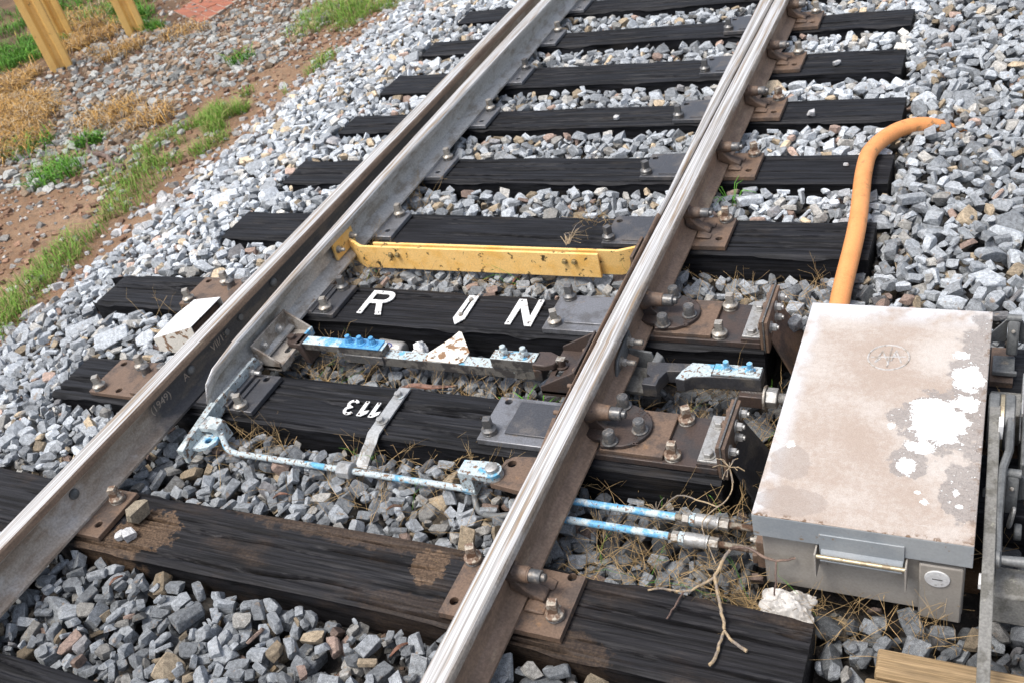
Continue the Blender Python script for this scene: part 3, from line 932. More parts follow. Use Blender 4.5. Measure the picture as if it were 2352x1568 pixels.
sw_r = switch('switch_blade', [(.62, 1.491, 1.4995, .125), (.75, 1.488, 1.4990, .150), (1.1, 1.485, 1.4985, .160), (1.7, 1.481, 1.4985, .166), (2.05, 1.475, 1.4980, .167), (2.8, 1.450, 1.4975, .168), (3.77, 1.432, 1.4970, .168), (6, 1.37, 1.438, .168), (12, 1.22, 1.288, .168)], False,
              'closed right switch blade lying tight against the right running rail')
# rolled marks and bolts on the web of the left rail
for body, y, z in (('94 LB', .50, .095), ('(1949)', .66, .095), ('A S', .815, .093), ('VII/19', 1.0, .093)):
    text('rolled_mark', body, .040, (LX+.0086, y, z), (R(90), 0, R(90)), M['rail_left'], rail_l, .0006)
for y in (.226, .829, 1.362):
    b = MB(); b.rev((LX+.008, y, .1), (1, 0, 0), [(0, .017), (.004, .018), (.009, .0165), (.013, .0125), (.0155, .007), (.0165, .002)], 18)
    b.build('domed_bolt', M['cast'], rail_l)
for y in (1.045, 1.136):
    b = MB(); b.rev((LX+.008, y, .1), (1, 0, 0), [(0, .014), (.009, .014)], 6)
    b.build('hex_bolt', M['cast'], rail_l, .001)
# ------------------------------------------------------------------ fasteners (shared meshes)
def _spike():
    b = MB()
    b.rev((0, 0, 0), (0, 0, 1), [(.0115, .022), (.0115, .0245), (.0165, .0245), (.021, .019), (.025, .015)], 20)
    s, t = .0125, .0115
    b.hexa([(-s, -s, .019), (s, -s, .019), (s, s, .019), (-s, s, .019)], [(-t, -t, .055), (t, -t, .055), (t, t, .055), (-t, t, .055)])
    return b
def _washer():
    b = MB()
    for z in (.0, .0062):
        b.rev((0, 0, z), (0, 0, 1), [(0, .0225), (.001, .0238), (.0045, .0238), (.0055, .0225)], 20)
    return b
SPK = {k: _spike().mesh('screw_spike', M[k]) for k in ('bolt', 'bolt_dark', 'bolt_rust')}
WSH = {k: _washer().mesh('spring_washer', M[k]) for k in ('bolt', 'bolt_dark')}
def spike(parent, x, y, z, kind='bolt', wk='bolt_dark', rot=None):
    o = put(SPK[kind], 'screw_spike', parent, (x, y, z), random.uniform(0, 1.5) if rot is None else rot)
    WORLD[o.name] = Vector((x, y, z))
    wsh = bpy.data.objects.new('spring_washer', WSH[wk]); COL.objects.link(wsh); wsh.parent = o
    return o
def _hexbolt(r, h, stud, sr, wr):
    b = MB()
    b.rev((0, 0, 0), (0, 0, 1), [(0, wr), (.003, wr)], 20)
    b.rev((0, 0, .003), (0, 0, 1), [(0, r), (h*.85, r), (h, r*.86)], 6)
    if stud > 0: b.rev((0, 0, .003+h*.9), (0, 0, 1), [(0, sr), (stud*.9, sr), (stud, sr*.8)], 14)
    return b
HEX = {}
def hexbolt(parent, loc, axis='z', mat_='bolt', r=.0135, h=.013, stud=0.0, sr=.008, wr=.018, name='hex_bolt', rot=0.0):
    key = (mat_, r, h, stud, sr, wr)
    if key not in HEX: HEX[key] = _hexbolt(r, h, stud, sr, wr).mesh('hex_bolt', M[mat_])
    e = {'z': (0, 0, rot), 'x': (0, R(90), 0), '-x': (0, R(-90), 0), 'y': (R(-90), 0, 0), '-y': (R(90), 0, 0)}[axis]
    o = link(name, HEX[key], parent, 0, 2, loc, e)
    return o

# ------------------------------------------------------------------ plates on the right rail
def brace(parent, yc, mk='rust', nut='bolt_dark', big=False):
    """cast rail brace with its tube and nut, standing on the plate against the web"""
    b = MB()
    x0 = RX+.052 if not big else RX+.012
    # toe plate lying on the rail foot, swept cheek behind the tube
    b.prism([(RX+.012, Z0+.030), (RX+.012, Z0+.098), (RX+.030, Z0+.102), (RX+.036, Z0+.062), (RX+.060, Z0+.034), (RX+.098, Z0+.012), (RX+.098, Z0+.004), (RX+.056, Z0+.004), (RX+.053, Z0+.014), (RX+.03, Z0+.022)], yc-.020, yc+.020, 'xz')
    b.prism([(RX+.056, Z0+.003), (RX+.056, Z0+.012), (RX+.085, Z0+.012), (RX+.110, Z0+.003)], yc-.055, yc-.02, 'xz')
    b.prism([(RX+.056, Z0+.003), (RX+.056, Z0+.012), (RX+.085, Z0+.012), (RX+.110, Z0+.003)], yc+.02, yc+.055, 'xz')
    b.build('brace_casting', M[mk], parent, .004)
    t = MB(); t.rev((RX+.009, yc, Z0+.078), (1, 0, 0), [(0, .024), (.012, .023), (.03, .0215), (.055, .021), (.057, .0195), (.06, .0195)], 20)
    t.build('brace_tube', M[mk], parent)
    t = MB(); t.rev((RX+.069, yc, Z0+.078), (1, 0, 0), [(0, .0175), (.027, .0175), (.03, .016)], 18); t.rev((RX+.098, yc, Z0+.078), (1, 0, 0), [(0, .0105), (.011, .0105), (.013, .008)], 14)
    t.build('brace_nut', M[nut], parent)
def plate_right(i, label, x0=1.240, x1=1.708, inner='plate_grey'):
    yc = YC[i]; y0, y1 = yc-.095, yc+.095
    th = thing('rail_plate', (RX, yc, 0), label, 'rail plate', 'rail plates under the right rail')
    b = MB()
    hi = [(x0+.024, y0+.055+.10)] if i != 1 else [(x0+.026, y0+.042)]
    ho = [(1.674, yc-.045)] if i != 1 else [(1.674, yc+.085)]
    si = (x0+.022, yc-.065) if i != 1 else (1.396, yc+.080)
    so = (1.672, yc+.075) if i != 1 else (1.675, yc-.036)
    zt = Z0
    b.prism([rect(x0, RX, y0, y1)]+[circ(a, c, .0125) for a, c in hi], .001, zt, 'xy', 0)
    b.prism([rect(RX, x1, y0, y1)]+[circ(a, c, .0125) for a, c in ho], .001, zt, 'xy', 1)
    b.build('plate', [M[inner], M['rust']], th, .002)
    if i != 1:
        s = MB(); s.box(x0+.075, 1.478, y0+.02, y1-.02, zt+.0005, zt+.0035); s.build('slide_pad', M[inner], th, .001)
    spike(th, si[0], si[1], zt, 'bolt_dark' if i != 1 else 'bolt_rust')
    spike(th, so[0], so[1], zt, 'bolt_rust' if i in (1, 4, 5, 6) else 'bolt')
    brace(th, yc+(.012 if i == 1 else 0))
    return th
RL = {1: 'brown rusty rail plate nearest the camera under the right rail', 4: 'rail plate under the right rail beside the yellow bar', 5: 'rail plate under the right rail on the sleeper the conduit crosses',
      6: 'rail plate under the right rail, third sleeper behind the yellow bar', 7: 'rail plate under the right rail beside a small tan stone', 8: 'rail plate under the right rail near the top edge, second from it',
      9: 'rail plate under the right rail cut by the top edge'}
for i in (1, 4, 5, 6, 7, 8, 9):
    plate_right(i, RL[i], 1.374 if i == 1 else 1.240, inner='rust' if i == 1 else 'plate_grey')

def plate_rb(i, label):
    """long insulated plate with the arc-shaped RB4 casting"""
    yc = YC[i]+(.012 if i == 2 else .008); y0, y1 = yc-.098, yc+.098
    th = thing('brace_plate', (1.57, yc, 0), label, 'rail plate', 'long insulated plates under the right rail')
    b = MB()
    holes = [circ(1.239, yc+.078, .0125)] if i == 2 else []
    b.prism([rect(1.205, RX, y0, y1)]+holes, .001, .022, 'xy', 0)
    b.prism(rect(RX, 1.942, y0, y1), .001, .022, 'xy', 1)
    b.build('plate', [M['plate_light'], M['rust_dark']], th, .0025)
    s = MB(); s.box(1.285 if i == 2 else 1.275, 1.485, y0+.035, y1-.02, .0222, .0285); s.build('slide_pad', M['plate_grey' if i == 2 else 'plate_light'], th, .002)
    if i == 2: spike(th, 1.236, yc-.062, .022, 'bolt_dark', rot=.25)
    else:
        spike(th, 1.244, yc-.066, .022, 'bolt', rot=.5); spike(th, 1.246, yc+.078, .022, 'bolt_dark', rot=.1)
    # wedge plate under the casting
    s = MB(); s.box(1.60, 1.786, y0+.008, y1-.008, .0222, .036); s.build('wedge_plate', M['rust'], th, .002)
    # arc casting
    pts = [(1.548, yc-.05), (1.572, yc-.062), (1.598, yc-.064), (1.605, yc-.088)]
    pts += [(1.604+.126*math.cos(t), yc+.004+.096*math.sin(t)) for t in np.linspace(-.92*math.pi/2*.72, .92*math.pi/2*.80, 12)]
    pts += [(1.605, yc+.094), (1.596, yc+.06), (1.572, yc+.058), (1.548, yc+.05)]
    s = MB(); s.prism(pts, .0362, .049)
    s.prism([(1.549, .044), (1.549, .115), (1.570, .118), (1.582, .075), (1.60, .055), (1.63, .0485), (1.63, .044)], yc-.024, yc+.024, 'xz')
    cst = s.build('brace_casting', M['rust_dark'], th, .003)
    text('cast_mark', 'RB4', .026, (1.700, yc-.048, .0492), (0, 0, R(102)), M['rust_dark'], cst, .0012)
    text('cast_mark', 'AS', .026, (1.678, yc+.062, .0492), (0, 0, R(72)), M['rust_dark'], cst, .0012)
    text('cast_mark', '1977', .021, (1.698, yc+.048, .0492), (0, 0, R(66)), M['rust_dark'], cst, .0012)
    for (bx_, by_) in ((1.700, -.010), (1.629, -.068), (1.622, .082)):
        q = MB(); q.rev((bx_, yc+by_, .0492), (0, 0, 1), [(0, .023), (.004, .024), (.005, .018), (.008, .0175), (.036, .0175), (.039, .0155), (.0392, .011), (.0405, .0105), (.0415, .008)], 20)
        q.build('capped_nut', M['bolt_dark'], th)
    t = MB(); t.rev((RX+.01, yc, .096), (1, 0, 0), [(0, .037), (.014, .034), (.03, .026), (.05, .0235), (.0555, .0225), (.068, .0225), (.07, .021)], 22); t.build('brace_tube', M['rust'], th)
    t = MB(); t.rev((RX+.08, yc, .096), (1, 0, 0), [(0, .0195), (.030, .0195), (.033, .017)], 20); t.rev((RX+.112, yc, .096), (1, 0, 0), [(0, .012), (.012, .012), (.014, .009)], 14)
    t.build('brace_nut', M['bolt_dark'], th)
    for sy, kd in ((.074, 'bolt_rust' if i == 2 else 'bolt'), (-.072, 'bolt_rust' if i == 2 else 'bolt')):
        spike(th, 1.811, yc+sy, .022, kd, 'bolt', .55 if (sy > 0 and i == 2) else .08)
    s = MB(); s.box(1.882, 1.9415, y0+.004, y1-.004, .0222, .034); s.build('packing_plate', M['rust_dark'], th, .001)
    s = MB(); s.box(1.885, 1.9400, y0+.008, y1-.006, .0342, .042); s.build('clamp_plate', M['galv'], th, .0015)
    for sy in (.055, -.068): hexbolt(th, (1.911, yc+sy, .042), 'z', 'galv', .0155, .014, 0, 0, .021, 'hex_bolt', .3)
    # insulated joint: two upright plates with a dark liner
    s = MB(); s.box(1.943, 1.953, y0-.002, y1-.002, -.01, .108); s.build('joint_plate', M['rust'], th, .0015)
    s = MB(); s.box(1.9533, 1.9585, y0-.004, y1+.002, -.012, .112); s.build('insulating_liner', M['bolt_dark'], th, .001)
    s = MB(); s.box(1.9588, 1.969, y0-.002, y1-.002, -.01, .106); s.build('joint_plate', M['rust'], th, .0015)
    for sy, sz in ((.075, .075), (.012, .045), (.02, .078), (-.06, .06)):
        hexbolt(th, (1.969, yc+sy, sz), 'x', 'galv', .0125, .016, .008, .007, .019)
        hexbolt(th, (1.943, yc+sy, sz), '-x', 'rust', .0125, .009, 0, 0, .014)
    # guard plate sloping down to the machine
    s = MB()
    y0g, y1g = y0+.03, y1-.002
    a = [(1.970, y0g, .018), (1.970, y1g, .030), (2.036, y1g+.006, -.085), (2.075, y0g+.07, -.21), (2.066, y0g, -.21)]
    n_ = Vector((.87, 0, .5)).normalized()*.006
    k = len(a)
    s.add([Vector(p) for p in a]+[Vector(p)-n_ for p in a], [tuple(range(k)), tuple(range(2*k-1, k-1, -1))]+[(q, (q+1) % k, k+(q+1) % k, k+q) for q in range(k)])
    s.build('guard_plate', M['rust' if i == 3 else 'rail_dark'], th, .001)
    return th
plate_rb(2, 'long plate with three capped nuts and RB4 casting on the sleeper marked 113')
plate_rb(3, 'long plate with three capped nuts and RB4 casting on the sleeper marked R I N')

# ------------------------------------------------------------------ plates on the left rail
def plate_left(i, label):
    yc = YC[i]; y0, y1 = yc-.095, yc+.095
    wide = i in (2, 3)
    x1 = {1: .173, 2: .342, 3: .340}.get(i, .306)
    x0 = -.432 if wide else (-.15 if i != 1 else -.10)
    th = thing('slide_plate', (LX, yc, 0), label, 'rail plate', 'rail plates under the left rail')
    b = MB()
    if wide:
        hi = [(.292, yc+.072)] if i == 2 else []
        ho = [(-.397, yc+.070)]+([(-.298, yc-.070)] if i == 2 else [])
        b.prism([rect(x0, LX, y0, y1)]+[circ(a, c, .013) for a, c in ho], .001, Z0, 'xy', 1)
    else:
        hi = [(x1-.040, yc-.048)]
        ho = []
        b.prism(rect(x0, LX, y0, y1), .001, Z0, 'xy', 1)
    b.prism([rect(LX, x1, y0, y1)]+[circ(a, c, .0125) for a, c in hi], .001, Z0, 'xy', 0)
    b.build('plate', [M['rust' if i == 1 else ('plate_grey' if wide else 'plate_light')], M['rust']], th, .0025)
    if i == 1: spike(th, .128, yc+.052, Z0, 'bolt_rust', 'bolt', .4)
    elif i == 2:
        spike(th, .290, yc-.078, Z0, 'bolt', rot=.5)
    elif i == 3:
        spike(th, .292, yc+.070, Z0, 'bolt_dark', rot=.2); spike(th, .295, yc-.068, Z0, 'bolt', rot=.4)
    else: spike(th, .264, yc+.070, Z0, 'bolt' if i != 7 else 'bolt_dark')
    if wide:
        s = MB(); s.box(.10, .245, y0+.002, y1+.03 if i == 2 else y1-.01, Z0+.0004, Z0+.014 if i == 2 else Z0+.006); s.build('slide_block', M['plate_grey'], th, .002)
        s = MB(); s.box(.253, .270, y0+.02, y1-.03, Z0+.0002, Z0+.008); s.build('stop_bar', M['plate_grey'], th, .0015)
        s = MB(); s.box(-.225, -.05, y0+.008, y1-.008, Z0+.0003, Z0+.013); s.build('wedge_plate', M['rust'], th, .002)
        spike(th, -.392, yc-.070, Z0, 'bolt', rot=.6); spike(th, -.294, yc+.062, Z0, 'bolt', rot=.3)
        for (bx_, by_) in ((-.237, .030), (-.165, .045)):
            q = MB(); q.rev((bx_, yc+by_, Z0+.001), (0, 0, 1), [(0, .022), (.004, .022), (.005, .018), (.036, .018), (.039, .015), (.0395, .010), (.041, .009)], 18); q.build('capped_nut', M['bolt_dark'], th)
    else:
        s = MB(); s.box(.10, min(.222, x1-.06), y0+.012, y1-.012, Z0+.0004, Z0+.003)
        if i != 1: s.build('slide_pad', M['plate_light'], th, .001)
LL = {1: 'rusty plate with one square bolt under the left rail nearest the camera', 2: 'dark wide slide plate under the left rail on the sleeper marked 113', 3: 'dark wide slide plate under the left rail on the sleeper marked R I N',
      4: 'grey slide plate at the left end of the yellow bar', 5: 'grey slide plate under the left blade, second behind the yellow bar', 6: 'grey slide plate under the left blade, third behind the yellow bar',
      7: 'grey slide plate under the left blade, fourth behind the yellow bar', 8: 'grey slide plate under the left blade, fifth behind the yellow bar', 9: 'grey slide plate under the left blade at the top edge'}
for i in LL: plate_left(i, LL[i])

# ------------------------------------------------------------------ yellow stretcher
th = thing('stretcher_bar', (.8, 1.66, 0), 'yellow painted stretcher bar of two flat bars between the switch blades', 'stretcher bar')
b = MB()
zb, zt = -.010, .090
b.prism([(.196, 1.688), (.202, 1.700), (.285, 1.652), (1.30, 1.652), (1.30, 1.640), (.281, 1.640)], zb, zt); b.build('front_bar', M['yellow'], th, .0015)
b = MB(); b.prism([(.335, 1.672), (1.365, 1.672), (1.425, 1.700), (1.432, 1.689), (1.370, 1.660), (.335, 1.660)], zb+.003, zt+.004); b.build('rear_bar', M['yellow'], th, .0015)
b = MB(); b.hexa([(.186, 1.59, .052), (.198, 1.59, .052), (.198, 1.735, .052), (.186, 1.735, .052)], [(.186, 1.59, .130), (.198, 1.59, .130), (.198, 1.735, .130), (.186, 1.735, .130)]); b.build('end_bracket', M['yellow'], th, .002)
b = MB(); b.box(1.428, 1.440, 1.62, 1.75, .04, .10); b.build('end_bracket', M['rust'], th, .002)
for y in (1.612, 1.715): hexbolt(th, (.198, y, .092), 'x', 'bolt', .011, .012, .018, .007, .016)
for x in (.420, .452, 1.168, 1.205): hexbolt(th, (x, 1.640, .058), '-y', 'yellow_bolt', .0095, .008, 0, 0, .011)

# ------------------------------------------------------------------ brackets, drive rod, pointer
def clevis_bracket(left):
    lab = 'grey open bracket with two bolts joining the drive rod to the left switch blade' if left else 'brown open bracket joining the drive rod to the right switch blade'
    y0, y1 = (.984, 1.204) if left else (1.000, 1.208)
    if left: xa, xb = .198, .298
    else: xa, xb = 1.447, 1.318
    s_ = 1 if left else -1
    th = thing('blade_bracket', ((xa+xb)/2, (y0+y1)/2, 0), lab, 'bracket', 'brackets on the switch blades')
    mk = 'bracket' if left else 'rust_dark'
    b = MB()
    lo, hi = min(xa, xb), max(xa, xb)
    zc = .012
    slot = []
    yc = (y0+y1)/2+.01
    xs_ = xb-s_*.028
    for t in np.linspace(0, math.pi, 7): slot.append((xs_+.011*math.cos(t), yc+.032+.011*math.sin(t)))
    for t in np.linspace(math.pi, 2*math.pi, 7): slot.append((xs_+.011*math.cos(t), yc-.032+.011*math.sin(t)))
    b.prism([rect(lo, hi, y0, y1), slot], zc-.012, zc); b.build('floor_plate', M[mk], th, .001)
    b = MB(); b.box(min(xa, xa+s_*.008), max(xa, xa+s_*.008), y0, y1, zc-.012, .098); b.build('back_plate', M[mk], th, .0015)
    for yy in (y0, y1-.008):
        b = MB(); b.prism([(xa+s_*.008, zc-.02), (xa+s_*.008, .094), (xb, zc+.014), (xb, zc-.02)], yy, yy+.008, 'xz'); b.build('gusset', M[mk], th, .0015)
    if left:
        b = MB(); b.box(xb-.006, xb+.004, y0+.005, y0+.075, zc-.026, zc+.002); b.build('front_lip', M[mk], th, .002)
        b = MB(); b.box(xb-.006, xb+.005, y1-.055, y1, zc-.02, zc+.014); b.build('front_lip', M['blue'], th, .002)
    for dy in (.052, .150):
        hexbolt(th, (xa+s_*.008, y0+dy, .060), 'x' if left else '-x', 'galv' if left else 'rust', .0125, .016, .006, .008, .018)
    # pin with its square lock plate
    px_, py_ = xs_, 1.118
    q = MB(); q.rev((px_, py_, zc), (0, 0, 1), [(0, .020), (.006, .020), (.007, .013), (.030, .013)], 16); q.build('pin', M['rust_dark'], th)
    q = MB(); q.box(px_-.014, px_+.014, py_-.010, py_+.012, .043, .047); q.box(px_-.014, px_-.010, py_-.010, py_+.012, .030, .043); q.build('lock_plate', M['bolt' if not left else 'rust_dark'], th, .001)
    return th
clevis_bracket(True); clevis_bracket(False)
th = thing('drive_rod', (.8, 1.12, 0), 'flat drive rod in flaking blue and white paint between the two brackets', 'drive rod')
b = MB(); b.box(.305, .672, 1.098, 1.145, .002, .030, 0, 1); b.build('left_bar', [M['bar_grey'], M['blue']], th, .002)
b = MB(); b.box(.492, .660, 1.095, 1.148, .0305, .036); b.build('clamp_plate', M['blue_solid'], th, .0015)
b = MB(); b.box(.500, .665, 1.092, 1.150, -.034, .0015); b.build('insulating_block', M['bolt_dark'], th, .002)
b = MB(); b.box(.520, 1.262, 1.0985, 1.1445, -.040, -.001, 0, 1); b.build('middle_bar', [M['bar_grey'], M['blue_rust']], th, .002)
b = MB(); b.box(1.098, 1.268, 1.0965, 1.1455, -.0006, .040, 0, 1); b.build('right_bar', [M['bar_grey'], M['blue_rust']], th, .003)
b = MB(); b.prism([(1.255, 1.085), (1.255, 1.152), (1.30, 1.156), (1.33, 1.142), (1.338, 1.118), (1.33, 1.095), (1.30, 1.083)], .018, .040); b.box(1.255, 1.285, 1.085, 1.15, -.03, .018); b.build('right_jaw', M['rust_dark'], th, .004)
b = MB(); b.prism([(.262, 1.092), (.255, 1.118), (.262, 1.146), (.290, 1.152), (.322, 1.148), (.322, 1.088), (.29, 1.085)], .0135, .034); b.hexa([(.318, 1.086, -.05), (.345, 1.086, -.055), (.345, 1.15, -.055), (.318, 1.15, -.05)], [(.300, 1.086, .034), (.326, 1.086, .034), (.326, 1.15, .034), (.300, 1.15, .034)]); b.build('left_jaw', M['rust_dark'], th, .004)
for x in (.524, .574, .624): hexbolt(th, (x, 1.121, .036), 'z', 'blue_solid', .0135, .016, .014, .009, .018, 'hex_nut', .2)
for x in (1.143, 1.216): hexbolt(th, (x, 1.121, .040), 'z', 'blue_rust', .0155, .020, .016, .0105, .020, 'hex_nut', .2)
b = MB(); b.prism([(.838, 1.100), (.965, 1.097), (.984, 1.112), (.984, 1.160), (.905, 1.262), (.893, 1.265), (.880, 1.225), (.838, 1.150), (.832, 1.140)], .0, .004); ptr = b.build('pointer', M['white_rust'], th, .0005)
for x, y in ((.86, 1.118), (.953, 1.122)): hexbolt(ptr, (x, y, .004), 'z', 'white_rust', .0085, .006, 0, 0, .009)

# ------------------------------------------------------------------ letters and figures on the sleepers
def screw(parent, x, y, z=.0095, mk='bolt_dark'):
    q = MB(); q.rev((x, y, z), (0, 0, 1), [(0, .0045), (.0015, .004), (.0022, .002)], 10); q.build('screw', M[mk], parent)
Zl, Zh = .0055, .0095
b = MB()
out = [(.425, 1.322), (.447, 1.322), (.447, 1.388), (.478, 1.388), (.507, 1.320), (.534, 1.322), (.502, 1.392)]
out += [(.500+.036*math.cos(t), 1.428+.036*math.sin(t)) for t in np.linspace(-1.1, math.pi/2, 8)]+[(.425, 1.466)]
inn = [(.447, 1.408), (.447, 1.446), (.495, 1.446)]+[(.497+.017*math.cos(t), 1.427+.018*math.sin(t)) for t in np.linspace(1.2, -1.2, 6)]+[(.495, 1.408)]
b.prism([out, inn], Zl, Zh); o = b.build('letter_r', M['white'], None, .0006); tag(o, 'white metal letter R screwed to the sleeper top', 'letter')
for p in ((.436, 1.332), (.519, 1.332), (.47, 1.456)): screw(o, *p)
b = MB(); slot = [(.857, 1.342), (.866, 1.342), (.866, 1.452), (.857, 1.452)]
b.prism([[(.861, 1.296), (.886, 1.330), (.882, 1.468), (.841, 1.468), (.838, 1.330)], slot], Zl, Zh); o = b.build('pointer_plate', M['white'], None, .0006); tag(o, 'white slotted arrow plate shaped like an I between letters R and N', 'letter')
for p in ((.861, 1.350), (.862, 1.440)): hexbolt(o, (p[0], p[1], .0097), 'z', 'bolt', .008, .006, 0, 0, .009)
b = MB(); b.prism([(1.050, 1.318), (1.072, 1.318), (1.072, 1.415), (1.126, 1.316), (1.152, 1.316), (1.146, 1.466), (1.124, 1.466), (1.128, 1.368), (1.076, 1.464), (1.048, 1.464)], Zl, Zh); o = b.build('letter_n', M['white'], None, .0006); tag(o, 'white metal letter N screwed to the sleeper top', 'letter')
for p in ((1.060, 1.328), (1.137, 1.330), (1.062, 1.454), (1.135, 1.456)): screw(o, *p)
def digit1(x, lab):
    b = MB(); b.prism([(x-.008, .868), (x+.007, .868), (x+.007, .820), (x+.026, .828), (x+.026, .813), (x+.010, .797), (x-.008, .797)], Zl, Zh-.001)
    o = b.build('figure_one', M['white'], None, .0005); tag(o, lab, 'number')
    for y in (.804, .862): screw(o, x, y, .0085, 'rust_dark')
digit1(.741, 'white metal figure 1 in the middle of the upside down number 113')
digit1(.786, 'white metal figure 1 of the upside down number 113 touching the strap')
b = MB()
outer = []
def arc(cx_, cy_, r, a0, a1, n): return [(cx_+r*math.cos(t), cy_+r*math.sin(t)) for t in np.linspace(a0, a1, n)]
# figure 3 turned half round: bowls open to the right
o3 = arc(.692, .848, .0215, R(28), R(235), 10)+arc(.694, .818, .0225, R(130), R(332), 10)
i3 = arc(.694, .818, .0110, R(332), R(150), 8)+[(.700, .832), (.700, .835)]+arc(.692, .848, .0105, R(215), R(28), 8)
b.prism(o3+i3, Zl, Zh-.001); o = b.build('figure_three', M['white'], None, .0005); tag(o, 'white metal figure 3 of the upside down number 113', 'number')
for p in ((.694, .800), (.690, .864)): screw(o, p[0], p[1], .0085, 'rust_dark')

# ------------------------------------------------------------------ detector rod, its supports
th = thing('detector_bracket', (.205, .75, 0), 'pale blue angle bar bolted to the tip of the left switch blade', 'bracket')
b = MB(); b.prism([(.512, -.018), (.512, .036), (.55, .048), (.72, .066), (.958, .070), (.968, .054), (.968, .020), (.70, .006), (.62, -.014)], .214, .227, 'yz'); b.prism([(.512, .016), (.512, .0365), (.72, .0665), (.72, .046)], .199, .2139, 'yz'); b.build('angle_bar', M['greywhite'], th, .0015)
b = MB(); b.prism([[(.226, .548), (.252, .548), (.285, .563), (.300, .590), (.292, .625), (.262, .690), (.226, .70)], circ(.268, .590, .0125)], .004, .018); b.build('ear', M['blue'], th, .002)
for y in (.79, .915): hexbolt(th, (.226, y, .036), 'x', 'galv', .0125, .012, .026, .0075, .018)
th = thing('detector_bracket', (1.40, .62, 0), 'rusty eye bracket with a hole bolted under the tip of the right switch blade', 'bracket')
b = MB(); b.prism([[(1.330, .575), (1.4518, .560), (1.4518, .70), (1.365, .690), (1.340, .672)], circ(1.366, .660, .0135)], .014, .034); b.build('ear', M['rust'], th, .002)
b = MB(); b.prism([(.535, -.012), (.535, .052), (.62, .066), (.80, .098), (.80, .060), (.64, -.012)], 1.452, 1.464, 'yz'); b.build('angle_bar', M['rust'], th, .0015)
for y in (.965, .845): hexbolt(th, (1.470, y, .075), '-x', 'rust', .012, .012, .022, .0075, .015)
def bezier_pts(pts, n=6):
    P = [Vector(p) for p in pts]; out = []
    for i in range(len(P)-1):
        p0 = P[max(i-1, 0)]; p1 = P[i]; p2 = P[i+1]; p3 = P[min(i+2, len(P)-1)]
        for k in range(n):
            t = k/n
            out.append(.5*((2*p1)+(-p0+p2)*t+(2*p0-5*p1+4*p2-p3)*t*t+(-p0+3*p1-3*p2+p3)*t**3))
    return out+[P[-1]]
th = thing('detector_rod', (.75, .583, 0), 'long thin pale blue rod with a forked end at each rail', 'rod')
b = MB(); b.tube(bezier_pts([(.300, .625, .024), (.312, .612, .010), (.335, .592, -.010), (.375, .583, -.016), (.45, .583, -.016)], 5)+[(.8, .583, -.016), (1.27, .583, -.016)], .0105, 14); b.build('rod', M['blue_rust'], th)
b = MB(); b.prism([(.196, .640), (.203, .617), (.225, .610), (.292, .612), (.300, .622), (.300, .655), (.292, .662), (.225, .668), (.203, .661)], .034, .054); b.hexa([(.280, .612, -.006), (.312, .612, -.010), (.312, .660, -.010), (.280, .660, -.006)], [(.268, .612, .050), (.300, .612, .053), (.300, .660, .053), (.268, .660, .050)]); b.build('fork', M['greywhite'], th, .003)
b = MB(); b.rev((.222, .639, .0185), (0, 0, 1), [(0, .019), (.034, .019), (.036, .016)], 18); b.build('pin', M['galv'], th)
b = MB(); b.prism([(1.232, .575), (1.232, .628), (1.30, .634)]+[(1.330+.030*math.cos(t), .604+.030*math.sin(t)) for t in np.linspace(1.5, -1.5, 9)]+[(1.30, .574)], .038, .058); b.box(1.232, 1.272, .576, .627, -.030, .045); b.build('fork', M['blue_rust'], th, .003)
b = MB(); b.rev((1.332, .604, .0345), (0, 0, 1), [(0, .030), (.003, .030), (.004, .019), (.036, .019), (.038, .016)], 18); b.build('pin', M['galv'], th)
b = MB(); b.tube(bezier_pts([(1.262, .588, -.02), (1.262, .575, -.045), (1.285, .545, -.058), (1.34, .523, -.045), (1.42, .522, -.02)], 6)+[(1.50, .522, -.005)], .0095, 12); b.build('loop_rod', M['cast'], th)
th = thing('rod_support', (.85, .76, 0), 'bent grey steel strap bolted to the sleeper marked 113, holding the rod', 'strap')
b = MB()
prof = [(.945, .006), (.945, .014), (.735, .014), (.690, -.010), (.645, -.045), (.612, -.052), (.588, -.085), (.570, -.100), (.570, -.088), (.600, -.062), (.600, -.04), (.640, -.033), (.686, -.0), (.733, .006)]
prof = [(.945, .006), (.945, .014), (.725, .014), (.655, -.018), (.596, -.030), (.575, -.110), (.567, -.108), (.588, -.022), (.650, -.008), (.720, .006)]
hole1, hole2 = [], []
b.prism([(.945, .006), (.945, .0135), (.724, .0135), (.662, -.020), (.622, -.040), (.612, -.110), (.604, -.108), (.613, -.032), (.660, -.011), (.722, .006)], .822, .866, 'yz')
b.build('strap', M['strap'], th, .001)
for y in (.905, .780):
    q = MB(); q.rev((.846, y, .0137), (0, 0, 1), [(0, .021), (.003, .021), (.0035, .015)], 20); q.build('washer', M['strap'], th)
    hexbolt(th, (.843, y-.003, .0165), 'z', 'galv', .0125, .011, 0, 0, .014)
b = MB(); b.rev((.790, .583, -.016), (1, 0, 0), [(0, .025), (.002, .028), (.048, .028), (.05, .025)], 10); b.build('guide_collar', M['strap'], th, .001)

